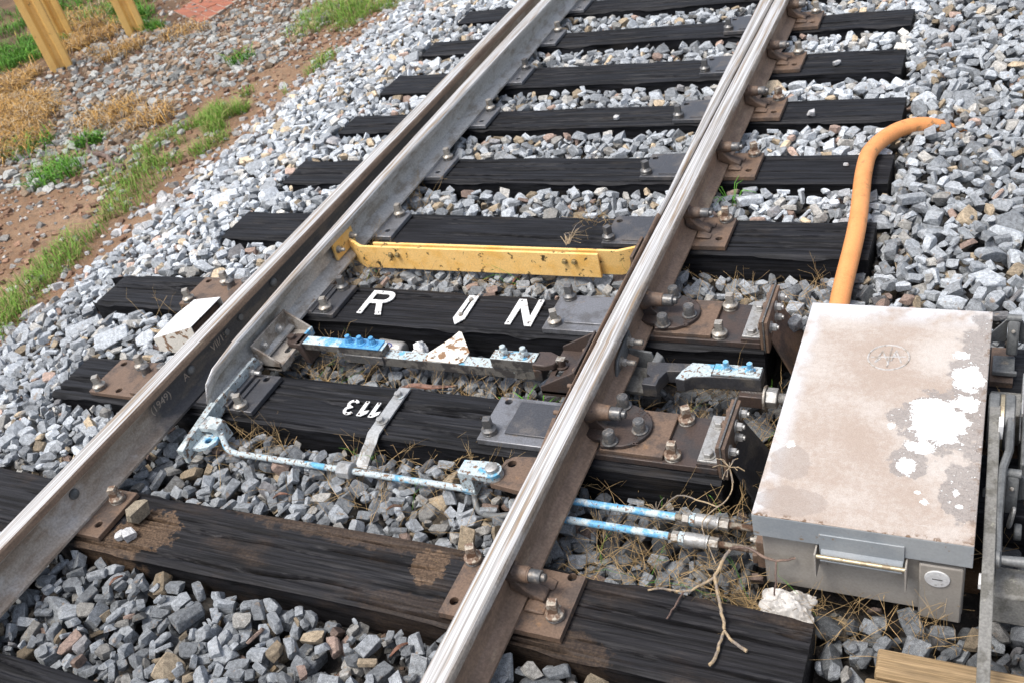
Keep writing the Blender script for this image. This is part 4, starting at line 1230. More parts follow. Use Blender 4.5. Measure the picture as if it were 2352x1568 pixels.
# ------------------------------------------------------------------ right side: rods to the machine, lock bar
for y, z, lab in ((.588, -.004, 'upper of the two blue rods running from the right rail to the machine'), (.521, -.004, 'lower of the two blue rods running from the right rail to the machine')):
    th = thing('detector_rod', (1.85, y, z), lab, 'rod', 'blue rods to the machine')
    b = MB(); b.cyl((1.42, y, z), (1.866, y, z), .0105, 14); b.build('rod', M['blue'], th)
    b = MB(); pr = []
    for k in range(30): pr += [(k*.0028, .0096), (k*.0028+.0014, .0078)]
    x_ = 1.866 if y > .55 else 1.855
    b.rev((x_, y, z), (1, 0, 0), pr, 12); b.build('thread', M['bolt_rust'], th)
    b = MB(); b.rev((x_+.020, y, z), (1, 0, 0), [(0, .0165), (.018, .0165)], 6); b.build('lock_nut', M['bolt'], th, .001)
    b = MB(); b.rev((x_+.039, y, z), (1, 0, 0), [(0, .0175), (.015, .0175)], 6); b.build('lock_nut', M['blue_rust'], th, .001)
    b = MB(); b.rev((x_+.118, y, z), (1, 0, 0), [(0, .0165), (.024, .0165)], 6); b.build('lock_nut', M['bolt'], th, .001)
    b = MB(); b.rev((x_+.055, y, z), (1, 0, 0), [(0, .017), (.002, .0185), (.054, .0185), (.056, .0175), (.058, .0185), (.061, .0185), (.062, .016)], 20); b.build('coupling', M['galv'], th)
    b = MB(); pr = []
    for k in range(46): pr += [(k*.0028, .0096), (k*.0028+.0014, .0078)]
    b.rev((x_+.142, y, z), (1, 0, 0), pr, 12); b.build('thread', M['bolt_rust'], th)
th = thing('lock_bar', (1.8, 1.11, 0), 'stepped steel lock bar with white and blue flaking paint and two studs', 'lock bar')
b = MB(); b.prism([(1.642, 1.036), (1.640, 1.065), (1.660, 1.072), (1.642, 1.088), (1.630, 1.140), (1.84, 1.152), (1.985, 1.152), (1.985, 1.100), (1.85, 1.096), (1.785, 1.086), (1.764, 1.068), (1.736, 1.072), (1.745, 1.108), (1.702, 1.104), (1.688, 1.064), (1.688, 1.034)], .0, .046); b.build('bar', M['rail_dark'], th, .002)
b = MB(); b.prism([(1.764, 1.070), (1.738, 1.074), (1.748, 1.110), (1.77, 1.150), (1.838, 1.1505), (1.838, 1.0965), (1.785, 1.088)], .0462, .0472); b.build('paint_patch', M['blue_rust'], th)
b = MB(); b.box(1.842, 1.982, 1.102, 1.150, .0465, .053); b.build('clamp_plate', M['blue_rust'], th, .0015)
for x in (1.880, 1.950): hexbolt(th, (x, 1.126, .053), 'z', 'blue', .012, .012, .018, .0085, .016, 'hex_nut')
b = MB(); b.box(1.92, 1.99, 1.075, 1.118, -.045, -.002); b.build('lug', M['rust_dark'], th, .003)
th = thing('machine_spindle', (2.02, 1.098, -.012), 'thick threaded rod with a large hex nut entering the machine', 'threaded rod')
b = MB(); pr = []
for k in range(60): pr += [(k*.0042, .0175), (k*.0042+.0021, .0152)]
b.rev((1.925, 1.098, -.018), (1, 0, 0), pr, 16); b.build('thread', M['galv'], th)
b = MB(); b.rev((2.000, 1.098, -.018), (1, 0, 0), [(0, .031), (.030, .031), (.032, .029)], 6); b.build('nut', M['galv'], th, .0015)
b = MB(); b.rev((1.992, 1.098, -.018), (1, 0, 0), [(0, .036), (.005, .037), (.007, .036)], 22); b.build('washer', M['bolt'], th)
th = thing('rail_bracket', (1.57, 1.12, 0), 'bent grey bracket bolted to the outside of the right rail with two studs', 'bracket')
b = MB(); b.prism([(1.06, -.03), (1.06, .045), (1.085, .085), (1.12, .090), (1.215, .105), (1.225, .06), (1.225, -.03)], RX+.012, RX+.020, 'yz'); b.build('back_plate', M['cast'], th, .002)
b = MB(); b.prism([(RX+.020, .060), (RX+.095, .050), (RX+.102, .020), (RX+.102, -.03), (RX+.020, -.03)], 1.176, 1.184, 'xz'); b.build('web_plate', M['cast'], th, .0015)
b = MB(); b.hexa([(RX+.020, 1.075, -.035), (RX+.108, 1.075, -.040), (RX+.108, 1.176, -.040), (RX+.020, 1.176, -.035)], [(RX+.020, 1.075, -.022), (RX+.108, 1.075, -.028), (RX+.108, 1.176, -.012), (RX+.020, 1.176, -.008)]); b.build('shelf', M['cast_moss'], th, .002)
b = MB(); b.hexa([(RX+.095, 1.14, -.03), (RX+.125, 1.13, -.03), (RX+.135, 1.20, -.03), (RX+.10, 1.205, -.03)], [(RX+.097, 1.14, .030), (RX+.118, 1.135, .026), (RX+.128, 1.19, .030), (RX+.105, 1.20, .042)]); b.build('knuckle', M['cast'], th, .004)
for y, z in ((1.192, .075), (1.108, .062)): hexbolt(th, (RX+.020, y, z), 'x', 'bolt', .0135, .016, .030, .0085, .019)

# ------------------------------------------------------------------ white hood left of the left rail
th = thing('rod_hood', (-.22, 1.12, 0), 'worn white sheet metal hood beside the left running rail', 'cover')
b = MB()
A = [(-.105, 1.030, .118), (-.105, 1.222, .118), (-.262, 1.222, .092), (-.352, 1.200, .030), (-.352, 1.030, .030)]
A = [(-.110, 1.035, .120), (-.110, 1.225, .120), (-.255, 1.225, .098), (-.350, 1.185, .045), (-.345, 1.035, .045)]
B_ = [(x, y, z-.004) for x, y, z in A]
k = len(A)
b.add(A+B_, [tuple(range(k)), tuple(range(2*k-1, k-1, -1))]+[(q, (q+1) % k, k+(q+1) % k, k+q) for q in range(k)]); b.build('top_sheet', M['white'], th, .0015)
def skirt(p, q, zb_, nm):
    b = MB(); d = (Vector(q)-Vector(p)); nrm = Vector((-d.y, d.x, 0)).normalized()*.004
    P_ = [Vector(p), Vector(q), Vector((q[0], q[1], zb_)), Vector((p[0], p[1], zb_))]
    b.add(P_+[a+nrm for a in P_], [(0, 1, 2, 3), (7, 6, 5, 4), (0, 1, 5, 4), (1, 2, 6, 5), (2, 3, 7, 6), (3, 0, 4, 7)]); b.build(nm, M['white_rust'], th, .001)
skirt((-.345, 1.035, .041), (-.110, 1.035, .116), -.02, 'side_sheet'); skirt((-.110, 1.225, .116), (-.255, 1.225, .094), -.02, 'side_sheet'); skirt((-.255, 1.225, .094), (-.350, 1.185, .041), -.02, 'side_sheet'); skirt((-.350, 1.185, .041), (-.345, 1.035, .041), -.03, 'side_sheet')
b = MB(); b.box(-.14, -.122, 1.05, 1.21, -.02, .10); b.build('end_block', M['rust'], th, .002)
# ------------------------------------------------------------------ point machine
th = thing('point_machine', (2.34, .87, -.06), 'grey point machine box with peeling dusty lid and a round tag on its front', 'point machine')
bx0, bx1, by0, by1 = 2.122, 2.562, .476, 1.262
b = MB(); b.box(bx0, bx1, by0, by1, -.062, .150); body = b.build('body', M['bodygrey'], th, .004)
b = MB(); b.box(2.470, 2.560, .462, .4758, -.075, .112); b.build('end_cover', M['bodygrey'], th, .004)
b = MB()
lx0, lx1, ly0, ly1 = 2.108, 2.577, .459, 1.280
b.box(lx0, lx1, ly0, ly1, .1965, .2005, 0)
lid = b.build('lid', [M['lid'], M['lidskirt']], th, .003)
b = MB()
b.box(lx0, lx1, ly0, ly0+.004, .128, .1963); b.box(lx0, lx0+.004, ly0+.0042, ly1-.0042, .128, .1963); b.box(lx1-.004, lx1, ly0+.0042, ly1-.0042, .128, .1963); b.box(lx0, lx1, ly1-.004, ly1, .128, .1963)
b.build('lid_skirt', M['lidskirt'], lid, .001)
# raised badge on the lid: oval ring with a monogram of three peaks
bc = Vector((2.339, 1.058)); ux = Vector((.0505, .006)); uy = Vector((-.004, .050))
def bp(u, v): return (bc.x+ux.x*u+uy.x*v, bc.y+ux.y*u+uy.y*v, .2006)
b = MB(); b.tube([bp(math.cos(t), math.sin(t)) for t in np.linspace(0, 2*math.pi, 41)], .0026, 6)
for pl in ([(-.66, -.42), (-.30, .52), (.02, -.62)], [(.14, .82), (-.06, -.78)], [(.12, -.30), (.36, .54), (.62, -.45)], [(-.86, .02), (.84, .04)], [(-.66, -.42), (-.40, -.10)], [(.05, .45), (.36, .1)]):
    for p_, q_ in zip(pl[:-1], pl[1:]): b.tube([bp(*p_), bp(*q_)], .0024, 6)
b.build('raised_badge', M['badge'], lid)
# front latch: welded plate, bent lip and long hinge rod
b = MB(); b.box(2.258, 2.440, .4545, .4586, .100, .168); b.build('latch_plate', M['lidskirt'], lid, .001)
b = MB(); b.prism([(.4543, .100), (.4543, .122), (.444, .108), (.434, .106), (.434, .102), (.446, .100)], 2.262, 2.438, 'yz'); b.build('latch_lip', M['lidskirt'], lid, .0008)
b = MB(); b.cyl((2.250, .438, .112), (2.446, .438, .112), .0055, 14); b.build('hinge_rod', M['brass'], lid)
for x in (2.249, 2.443):
    b = MB(); b.box(x, x+.004, .432, .4755, .045, .122); b.box(x+.0042, x+.022, .470, .4755, .046, .070) if x < 2.3 else b.box(x-.018, x-.0002, .470, .4755, .046, .070)
    b.build('hinge_lug', M['bodygrey'], body, .0008)
b = MB(); b.rev((2.508, .4619, .072), (0, -1, 0), [(0, .0265), (.002, .0265), (.003, .0255)], 32); tg = b.build('round_tag', M['tag'], body)
b = MB(); b.box(2.498, 2.519, .4583, .4589, .0705, .0735); b.build('key_slot', M['bolt_dark'], tg)
text('tag_mark', 'LUB', .006, (2.521, .4588, .060), (R(90), 0, R(25)), M['bolt'], tg, .0002); text('tag_mark', '22', .006, (2.506, .4588, .0525), (R(90), 0, 0), M['bolt'], tg, .0002)
b = MB(); b.box(2.100, 2.1215, .49, .56, -.03, .065); b.box(2.085, 2.0995, .50, .54, -.03, .0); b.build('side_flange', M['rust'], body, .003)
for z in (.03, -.012): hexbolt(body, (2.100, .525, z), '-x', 'bolt', .011, .01, .01, .006, .014)

# ------------------------------------------------------------------ hand lever gear right of the machine
th = thing('hand_lever', (2.62, .9, 0), 'grey flat steel hand lever pivoting on a drum right of the machine', 'lever')
b = MB(); b.hexa([(2.586, .93, .168), (2.610, .93, .168), (2.624, .18, .106), (2.599, .18, .106)], [(2.586, .93, .182), (2.610, .93, .182), (2.624, .18, .114), (2.599, .18, .114)]); b.build('flat_bar', M['cast_moss'], th, .002)
for x0_, x1_ in ((2.583, 2.609), (2.619, 2.643)):
    b = MB(); b.rev((x0_, .945, .115), (1, 0, 0), [(0, .066), (.003, .070), (x1_-x0_-.003, .070), (x1_-x0_, .066)], 32); b.build('drum', M['cast'], th)
b = MB(); b.rev((2.6095, .945, .115), (1, 0, 0), [(0, .068), (.009, .068)], 32); b.build('ring', M['brass'], th)
b = MB(); b.tube([(2.634, .90, .165), (2.634, .80, .16), (2.622, .74, .155), (2.620, .60, .14), (2.622, .505, .12)], .0095, 8); b.build('side_bar', M['cast'], th)
b = MB(); b.rev((2.620, .505, .115), (1, 0, .05), [(0, .020), (.008, .020), (.012, .010), (.09, .014), (.13, .015), (.135, .01)], 16); b.build('grip', M['cast'], th)
b = MB(); b.box(2.608, 2.6185, .845, .880, .150, .192); b.build('white_tag', M['white'], th, .001)
b = MB(); b.box(2.590, 2.602, .445, .475, .08, .098); b.build('lower_tag', M['white'], th, .001)
th = thing('lever_base', (2.7, .8, 0), 'stained grey casting carrying the hand lever beside the machine', 'casting')
b = MB(); b.box(2.585, 2.80, 1.045, 1.135, -.06, .050); b.build('far_block', M['cast_moss'], th, .004)
b = MB(); b.box(2.616, 2.95, .462, .545, -.05, .050); b.build('near_block', M['cast_moss'], th, .008)
b = MB(); b.box(2.660, 2.672, .80, 1.04, -.06, .12); b.box(2.6725, 2.78, .84, .99, -.06, .06); b.build('side_frame', M['cast'], th, .004)
b = MB(); b.prism([(1.025, .09), (.90, .09), (.90, .102), (1.037, .102), (1.037, .178), (.90, .178), (.90, .190), (1.049, .190), (1.049, .09)], 2.655, 2.659, 'yz'); b.build('white_frame', M['galv'], th, .001)
def hasp(x, y, z, lab, ring):
    th = thing('locking_hasp', (x, y, z), lab, 'hasp', 'grey locking hasps')
    b = MB(); b.prism([(y-.020, z-.05), (y-.010, z+.045), (y, z+.060), (y+.014, z+.060), (y+.020, z+.045), (y+.018, z-.05)], x-.014, x+.014, 'yz'); b.build('tongue', M['cast'], th, .005)
    b = MB(); b.hexa([(x-.060, y-.005, z-.02), (x-.015, y+.015, z-.03), (x-.015, y+.021, z-.03), (x-.060, y+.001, z-.02)], [(x-.060, y-.005, z+.005), (x-.015, y+.015, z+.052), (x-.015, y+.021, z+.052), (x-.060, y+.001, z+.005)]); b.build('wing', M['cast'], th, .002)
    b = MB(); b.hexa([(x+.060, y-.005, z-.02), (x+.015, y+.015, z-.03), (x+.015, y+.021, z-.03), (x+.060, y+.001, z-.02)], [(x+.060, y-.005, z+.005), (x+.015, y+.015, z+.052), (x+.015, y+.021, z+.052), (x+.060, y+.001, z+.005)]); b.build('wing', M['cast'], th, .002)
    b = MB(); b.rev((x, y-.014, z+.03), (0, -1, .4), [(0, .005), (.003, .005), (.004, .003)], 10); b.build('rivet', M['bolt'], th)
    b = MB(); b.rev((x-.018, y+.008, z+.058), (1, 0, 0), [(0, .011), (.036, .011)], 14); b.build('hinge', M['cast'], th, .001)
    if ring:
        b = MB(); b.tube([(x+.004+.004*math.sin(t), y-.024+.013*math.cos(t)-.02, z-.035+.030*math.sin(t)) for t in np.linspace(0, 2*math.pi, 19)], .0045, 8); b.build('shackle', M['galv'], th)
        b = MB(); b.rev((x+.012, y-.05, z-.075), (1, 0, 0), [(0, .02), (.016, .02)], 14); b.build('padlock', M['cast'], th, .003)
    else:
        b = MB(); b.box(x-.045, x+.016, y-.085, y-.075, z-.07, z-.055); b.box(x-.045, x+.010, y-.074, y+.0, z-.075, z-.066); b.build('foot', M['cast'], th, .003)
        b = MB(); b.box(x-.05, x+.008, y-.10, y+.05, z-.098, z-.078); b.build('rusty_base', M['rust'], th, .002)
hasp(2.630, 1.310, .095, 'grey locking hasp beside the far end of the machine', False)
hasp(2.645, .745, .075, 'grey locking hasp with a padlock ring beside the hand lever', True)

# ------------------------------------------------------------------ orange conduit
cz = [-.02, .036, .034, .036, .030, -.055]
pts = bezier_pts([(2.168, 1.22, .0), (2.150, 1.38, .002), (2.138, 1.57, .014), (2.138, 1.93, .040), (2.110, 2.32, .036), (2.118, 2.50, .030), (2.19, 2.655, .024), (2.29, 2.735, .002), (2.42, 2.81, -.085)], 8)
b = MB(); b.tube(pts, .031, 24); o = b.build('conduit', M['conduit']); tag(o, 'thick orange conduit curving from the ballast to the machine', 'conduit')

# ------------------------------------------------------------------ bare planks, bottom right
for y0, y1, x0, lab in ((.226, .298, 2.404, 'upper of the two pale bare planks in the bottom right corner'), (.100, .219, 2.388, 'lower of the two pale bare planks in the bottom right corner')):
    b = MB(); n_ = 12
    for k in range(1): b.box(x0, 3.1, y0, y1, -.06, .012)
    o = b.build('plank', M['plank'], None, .007, 3); tag(o, lab, 'plank', 'bare planks')

# ------------------------------------------------------------------ litter
ca = Vector((.548, 1.232, -.072)); cb = Vector((.668, 1.222, -.072))
th = thing('drink_can', tuple(ca), 'crushed silver drink can lying behind the blue drive rod', 'can')
b = MB(); b.rev(ca, cb-ca, [(0, .024), (.002, .026), (.010, .033), (.060, .0325), (.106, .033), (.116, .027), (.118, .025), (.119, .022)], 24); b.build('can_body', M['can'], th)
b = MB()
ax = (cb-ca).normalized(); up_ = Vector((0, -.45, .89)); up_ = (up_-ax*up_.dot(ax)).normalized(); sd_ = ax.cross(up_)
for k in range(1):
    vs_ = []; nn = 18; rows = 9
    for r_ in range(rows):
        ph_ = (r_/(rows-1)-.5)*1.05
        for q in range(nn): pass
    ring = []
    for t in np.linspace(0, 2*math.pi, 24, endpoint=False):
        l_ = .058+.024*math.cos(t); a_ = .36*math.sin(t)
        ring.append(ca+ax*l_+(up_*math.cos(a_)+sd_*math.sin(a_))*.0336)
    ctr = ca+ax*.058+up_*.0341
    b.add([ctr]+ring, [(0, 1+q, 1+(q+1) % 24) for q in range(24)])
b.build('print', M['print'], th)
rotm_ = Matrix((ax, (up_.cross(ax)).normalized()*1.0, up_)).transposed()
text('print', 'Fan', .026, ca+ax*.058+up_*.0346, rotm_.to_euler(), M['white'], th, .0001)
text('print', 'LIGHT', .008, ca+ax*.090+up_*.0338, rotm_.to_euler(), M['print'], th, .0001)
def crumple(name, loc, size, seed, mk, lab, cat, flat=.6):
    bm = bmesh.new(); bmesh.ops.create_icosphere(bm, subdivisions=4, radius=1)
    r_ = np.random.default_rng(seed)
    for v in bm.verts:
        c = v.co.normalized()
        n1 = float(fbm(c.x*1.7+c.z*1.3+seed, c.y*1.7-c.z*.7, seed, 4)); n2 = abs(float(fbm(c.x*2.6+c.z*2, c.y*2.6+c.z*2, seed+3, 3)))
        k = 1+.7*n1-.30*n2
        v.co = Vector((c.x*size[0]*k, c.y*size[1]*k, c.z*size[2]*k*flat+.15*size[2]*n1))
    me = bpy.data.meshes.new(name); bm.to_mesh(me); bm.free(); me.materials.append(M[mk])
    me.polygons.foreach_set('use_smooth', [True]*len(me.polygons)); me.set_sharp_from_angle(angle=R(40))
    o = link(name, me, None, 0, 2, loc); tag(o, lab, cat); return o
def bag(loc, rx, ry, hgt):
    n_ = 44
    u = np.linspace(-1, 1, n_); U, V_ = np.meshgrid(u, u)
    # fold a square sheet into a ragged heap with sharp creases
    r_ = np.maximum(np.abs(U), np.abs(V_)); th_ = np.arctan2(V_, U)
    rim = 1+.30*fbm(np.cos(th_)*1.6+4, np.sin(th_)*1.6, 71, 3)
    crease = 1-np.abs(fbm(U*2.3+9, V_*2.3, 73, 3))*2.2
    crease2 = 1-np.abs(fbm(U*4+2, V_*4, 75, 2))*1.2
    X_ = loc[0]+rx*U*rim*(1-.12*r_); Y_ = loc[1]+ry*V_*rim*(1-.12*r_)
    Z_ = loc[2]+hgt*((1-r_**1.7)*(.62+.30*fbm(U*1.5, V_*1.5, 77, 2))+.34*crease*(1-.55*r_)+.10*crease2)
    v = np.stack([X_.ravel(), Y_.ravel(), Z_.ravel()], 1)
    i = np.arange((n_-1)**2); a_ = (i//(n_-1))*n_+i % (n_-1)
    f = np.stack([a_, a_+1, a_+n_+1, a_+n_], 1)
    me = bpy.data.meshes.new('plastic_bag'); me.from_pydata(v.tolist(), [], f.tolist()); me.materials.append(M['plastic'])
    me.polygons.foreach_set('use_smooth', [True]*len(me.polygons)); me.set_sharp_from_angle(angle=R(45))
    o = link('plastic_bag', me); tag(o, 'crumpled whitish plastic bag between the near sleeper and the machine', 'bag')
    md = o.modifiers.new('thickness', 'SOLIDIFY'); md.thickness = .0012
bag((2.188, .408, -.056), .074, .046, .046)
crumple('foil_scrap', (.752, 1.205, -.045), (.026, .030, .032), 11, 'white', 'crumpled white scrap behind the white pointer plate', 'litter', .9)
def strip(name, pts, wd, mk, lab, cat):
    b = MB(); P_ = bezier_pts(pts, 5); n_ = len(P_)
    vs_ = []
    for i_, p in enumerate(P_):
        t = (P_[min(i_+1, n_-1)]-P_[max(i_-1, 0)]).normalized(); s_ = Vector((-t.y, t.x, 0)).normalized()
        w_ = wd*math.sin(math.pi*(i_+.6)/(n_+.2))
        vs_ += [p+s_*w_+Vector((0, 0, w_*.25)), p+Vector((0, 0, -.002)), p-s_*w_+Vector((0, 0, w_*.3)), p+Vector((0, 0, -.005))]
    fs_ = []
    for i_ in range(n_-1):
        for q in range(4):
            r2 = (q+1) % 4; fs_.append((i_*4+q, i_*4+r2, i_*4+4+r2, i_*4+4+q))
    fs_ += [(3, 2, 1, 0), tuple((n_-1)*4+q for q in range(4))]
    b.add(vs_, fs_); o = b.build(name, M[mk]); tag(o, lab, cat); return o
strip('bark_strip', [(.74, 1.02, -.072), (.80, 1.035, -.062), (.87, 1.04, -.066), (.95, 1.07, -.075)], .013, 'bark', 'reddish bark strip beyond the number 113 sleeper', 'bark')
strip('bark_strip', [(.55, 1.0, -.09), (.60, 1.005, -.082), (.64, 1.0, -.088)], .008, 'bark', 'small dark red bark strip left of the longer one', 'bark')
for k, (x, y, a_, l_, lab) in enumerate(((1.02, .47, .4, .05, 'curled red leaf on the stones left of the right rail'), (.62, .44, .5, .05, 'long red leaf on the stones between the two nearest sleepers'), (.30, .02, 1.2, .05, 'red leaf among the stones at the bottom left'), (1.28, .02, 1.0, .06, 'dark red leaf beside the right rail near the bottom'), (.95, 1.60, 1.3, .05, 'dark red leaf on the stones below the yellow bar'))):
    strip('dry_leaf', [(x, y, -.028), (x+l_*.5*math.cos(a_), y+l_*.5*math.sin(a_), -.018), (x+l_*math.cos(a_), y+l_*math.sin(a_), -.026)], .006, 'bark', lab, 'leaf')
# dead branched twig on the near sleeper
th = thing('dead_twig', (2.03, .35, 0), 'pale forked dead twig lying over the right end of the near sleeper', 'twig')
def stick(path, r0, r1, mk='twig', nm='branch', p=None):
    P_ = bezier_pts(path, 4); n_ = len(P_)
    b = MB(); b.tube([(q.x+random.uniform(-1, 1)*r0*.5, q.y+random.uniform(-1, 1)*r0*.5, q.z) for q in P_], [r0+(r1-r0)*i_/(n_-1) for i_ in range(n_)], 7)
    return b.build(nm, M[mk], p)
stick([(2.045, .458, .062), (2.032, .425, .045), (2.020, .392, .028)], .0038, .0044, 'twig', 'stem', th)
stick([(2.020, .392, .028), (1.985, .362, .02), (1.955, .345, .015), (1.90, .345, .012), (1.870, .332, .012)], .0034, .0024, 'twig', 'branch', th)
stick([(2.020, .392, .028), (2.045, .34, .024), (2.060, .30, .020), (2.075, .262, .014)], .0042, .0036, 'twig', 'branch', th)
stick([(2.075, .262, .014), (2.072, .225, .012), (2.070, .190, .010), (2.064, .165, .012)], .0032, .0044, 'twig', 'branch', th)
stick([(2.075, .262, .014), (2.10, .238, .012), (2.135, .222, .010)], .003, .0042, 'twig', 'branch', th)
stick([(1.955, .345, .015), (1.945, .30, .012), (1.935, .262, .010)], .0026, .0018, 'twig_dark', 'branch', th)
stick([(2.045, .458, .062), (2.075, .475, .055), (2.11, .468, .052), (2.155, .455, .05), (2.20, .470, .055)], .0045, .0028, 'twig_dark', 'branch', th)
stick([(2.155, .455, .05), (2.160, .42, .02), (2.158, .40, -.01)], .0026, .002, 'twig_dark', 'branch', th)
th = thing('dead_flower_stalk', (1.9, .58, -.06), 'bleached bent flower stalk with a spidery head above the blue rods', 'stalk')
stick([(1.80, .62, -.04), (1.86, .64, .02), (1.94, .61, .045), (1.985, .60, .05), (2.01, .64, .07), (1.995, .69, .10)], .0021, .0016, 'twig', 'stem', th)
stick([(1.985, .60, .05), (1.95, .56, .03), (1.965, .52, .01), (2.0, .47, -.02)], .0019, .0014, 'twig', 'stem', th)
for hx, hy, hz in ((1.995, .69, .10), (1.80, .62, -.03)):
    for k in range(13):
        a_ = k*2.4; e_ = random.uniform(-.5, .6)
        d_ = Vector((math.cos(a_)*math.cos(e_), math.sin(a_)*math.cos(e_), math.sin(e_)))*random.uniform(.03, .045)
        b = MB(); b.tube([(hx, hy, hz), (hx+d_.x*.6, hy+d_.y*.6, hz+d_.z*.6+.006), (hx+d_.x, hy+d_.y, hz+d_.z-.004)], .0011, 5); b.build('flower_ray', M['twig'], th)
th = thing('fallen_branch', (-2.5, 2.98, -.2), 'dark fallen branch lying in the grass on the bare earth', 'branch')
gzf = lambda x, y, d=.02: (x, y, float(ground_z(x, y))+d)
stick([gzf(-2.86, 3.16, .05), gzf(-2.78, 3.06, .03), gzf(-2.66, 2.98), gzf(-2.5, 2.93), gzf(-2.33, 2.83), gzf(-2.2, 2.78)], .012, .018, 'twig_dark', 'limb', th)
stick([gzf(-2.66, 2.98), gzf(-2.5, 2.98), gzf(-2.36, 2.92)], .010, .006, 'twig_dark', 'limb', th)

# ------------------------------------------------------------------ yellow posts and brick edging
def post(x, y, rot, sc, lab, h=1.5):
    th = thing('marker_post', (x, y, -.17), lab, 'post', 'yellow folded steel posts')
    z0 = float(ground_z(x, y))-.15
    w_, d_, t_ = .085*sc, .055*sc, .006
    c_, s_ = math.cos(rot), math.sin(rot)
    def P_(l): return [(x+a*c_-b_*s_, y+a*s_+b_*c_) for a, b_ in l]
    b = MB()
    prof = [(-w_, 0), (-w_, -d_*.55), (-w_*.35, -d_*.55), (-w_*.15, 0), (w_*.25, 0), (w_*.45, -d_*.55), (w_, -d_*.55), (w_, d_*.5),
            (w_-t_, d_*.5), (w_-t_, -d_*.55+t_), (w_*.45+t_, -d_*.55+t_), (w_*.25+t_, t_), (-w_*.15-t_, t_), (-w_*.35-t_, -d_*.55+t_), (-w_+t_, -d_*.55+t_), (-w_+t_, 0)]
    b.prism(P_(prof), z0, z0+h)
    b.build('folded_channel', M['post'], th, .004)
post(-4.22, 4.31, R(38), 1.0, 'tall yellow folded steel post at the upper left, nearest the track')
post(-4.86, 5.00, R(38), .9, 'thin yellow post standing behind the left yellow post')
post(-3.99, 4.97, R(38), .95, 'yellow folded steel post left of the brick edging')
th = thing('brick_edging', (-3.6, 5.4, -.16), 'red brick paved edging at the top left', 'brick edging')
dv = Vector((-.55, .34)).normalized(); pv = Vector((.01, 1.0)); B0 = Vector((-3.40, 5.10))
bk = MB(); bk.box(-.109, .109, -.045, .045, -.05, .012); bkm = bk.mesh('brick', M['brick'])
rotb = math.atan2(dv.y, dv.x)
for r_ in range(9):
    for c_ in range(3):
        p_ = B0+dv*(.11+.224*c_)+pv*(.055+r_*.112)
        o = link('brick', bkm, th, .004, 2, (p_.x, p_.y, -.165+random.uniform(-.003, .003)), (0, 0, rotb+random.uniform(-.01, .01)))
q0 = B0-dv*.02; q1 = B0+dv*.70; q2 = q1+pv*1.04; q3 = q0+pv*1.04
b = MB(); b.prism([tuple(q0), tuple(q1), tuple(q2), tuple(q3)], -.24, -.158); b.build('mortar_bed', M['mortar'], th)

# ------------------------------------------------------------------ grass
def blades(spec, seed):
    r_ = np.random.default_rng(seed)
    V, F, C = [], [], []; off_ = 0
    for (x, y, z, h, wd, lean, col) in spec(r_):
        a = r_.uniform(0, 6.283); dx, dy = math.cos(a)*lean*h, math.sin(a)*lean*h
        px_, py_ = -math.sin(a)*wd, math.cos(a)*wd
        V += [(x-px_, y-py_, z), (x+px_, y+py_, z), (x+dx*.35+px_*.8, y+dy*.35+py_*.8, z+h*.55), (x+dx*.35-px_*.8, y+dy*.35-py_*.8, z+h*.55), (x+dx, y+dy, z+h*(1-.35*lean))]
        F += [(off_, off_+1, off_+2), (off_, off_+2, off_+3), (off_+3, off_+2, off_+4)]
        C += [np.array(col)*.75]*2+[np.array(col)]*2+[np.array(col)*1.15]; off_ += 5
    return np.array(V), np.array(F), np.array(C)
def patch_pts(r_, patches, n, thr=-.1, f=3.0):
    tot = sum(p[4] for p in patches)
    for (x, y, rx, ry, wgt, ang) in patches:
        k = int(n*wgt/tot)
        a = r_.uniform(0, 6.283, k); q = np.sqrt(r_.random(k))*(1+.125*r_.normal(size=k))
        u, v = rx*q*np.cos(a), ry*q*np.sin(a)
        X_ = x+u*math.cos(ang)-v*math.sin(ang); Y_ = y+u*math.sin(ang)+v*math.cos(ang)
        ok = fbm(X_*f, Y_*f, 91, 2) > thr+.5*(q-.6)
        for t in zip(X_[ok].tolist(), Y_[ok].tolist(), q[ok].tolist(), ground_z(X_[ok], Y_[ok]).tolist()): yield t
GREEN = [(-1.93, 3.45, .20, .38, 4.5, R(12)), (-2.05, 3.05, .26, .30, 2.2, R(20)), (-1.80, 3.1, .14, .2, .8, 0), (-1.88, 2.45, .20, .38, .7, R(8)), (-1.84, 2.0, .17, .5, 1.1, R(8)), (-1.78, 1.55, .15, .5, 1.2, R(12)), (-1.70, 1.25, .14, .35, .8, R(15)), (-2.15, 2.75, .2, .25, .8, 0), (-2.9, 2.9, .3, .2, .4, 0),
         (-2.05, 5.15, .40, .50, 5, R(10)), (-1.72, 5.5, .25, .4, 1.5, 0), (-1.62, 4.2, .07, .2, .35, 0), (-1.66, 3.6, .05, .2, .3, 0)]
def sp_green(r_):
    for X_, Y_, q, gz in patch_pts(r_, GREEN, 19000, -.22, 5.0):
        g = r_.random()
        col = (.10+.13*g, .24+.15*g, .025+.03*g) if r_.random() < .78 else (.34, .27, .12)
        yield X_, Y_, gz-.004, r_.uniform(.035, .12)*(1.3-.6*q), r_.uniform(.0010, .0021), r_.uniform(.2, 1.1), col
V, F, C = blades(sp_green, 1)
o = link('green_grass', raw_mesh('green_grass', V, F, M['grass'], C)); tag(o, 'short bright green grass tufts along the earth path', 'grass', None, 'stuff')
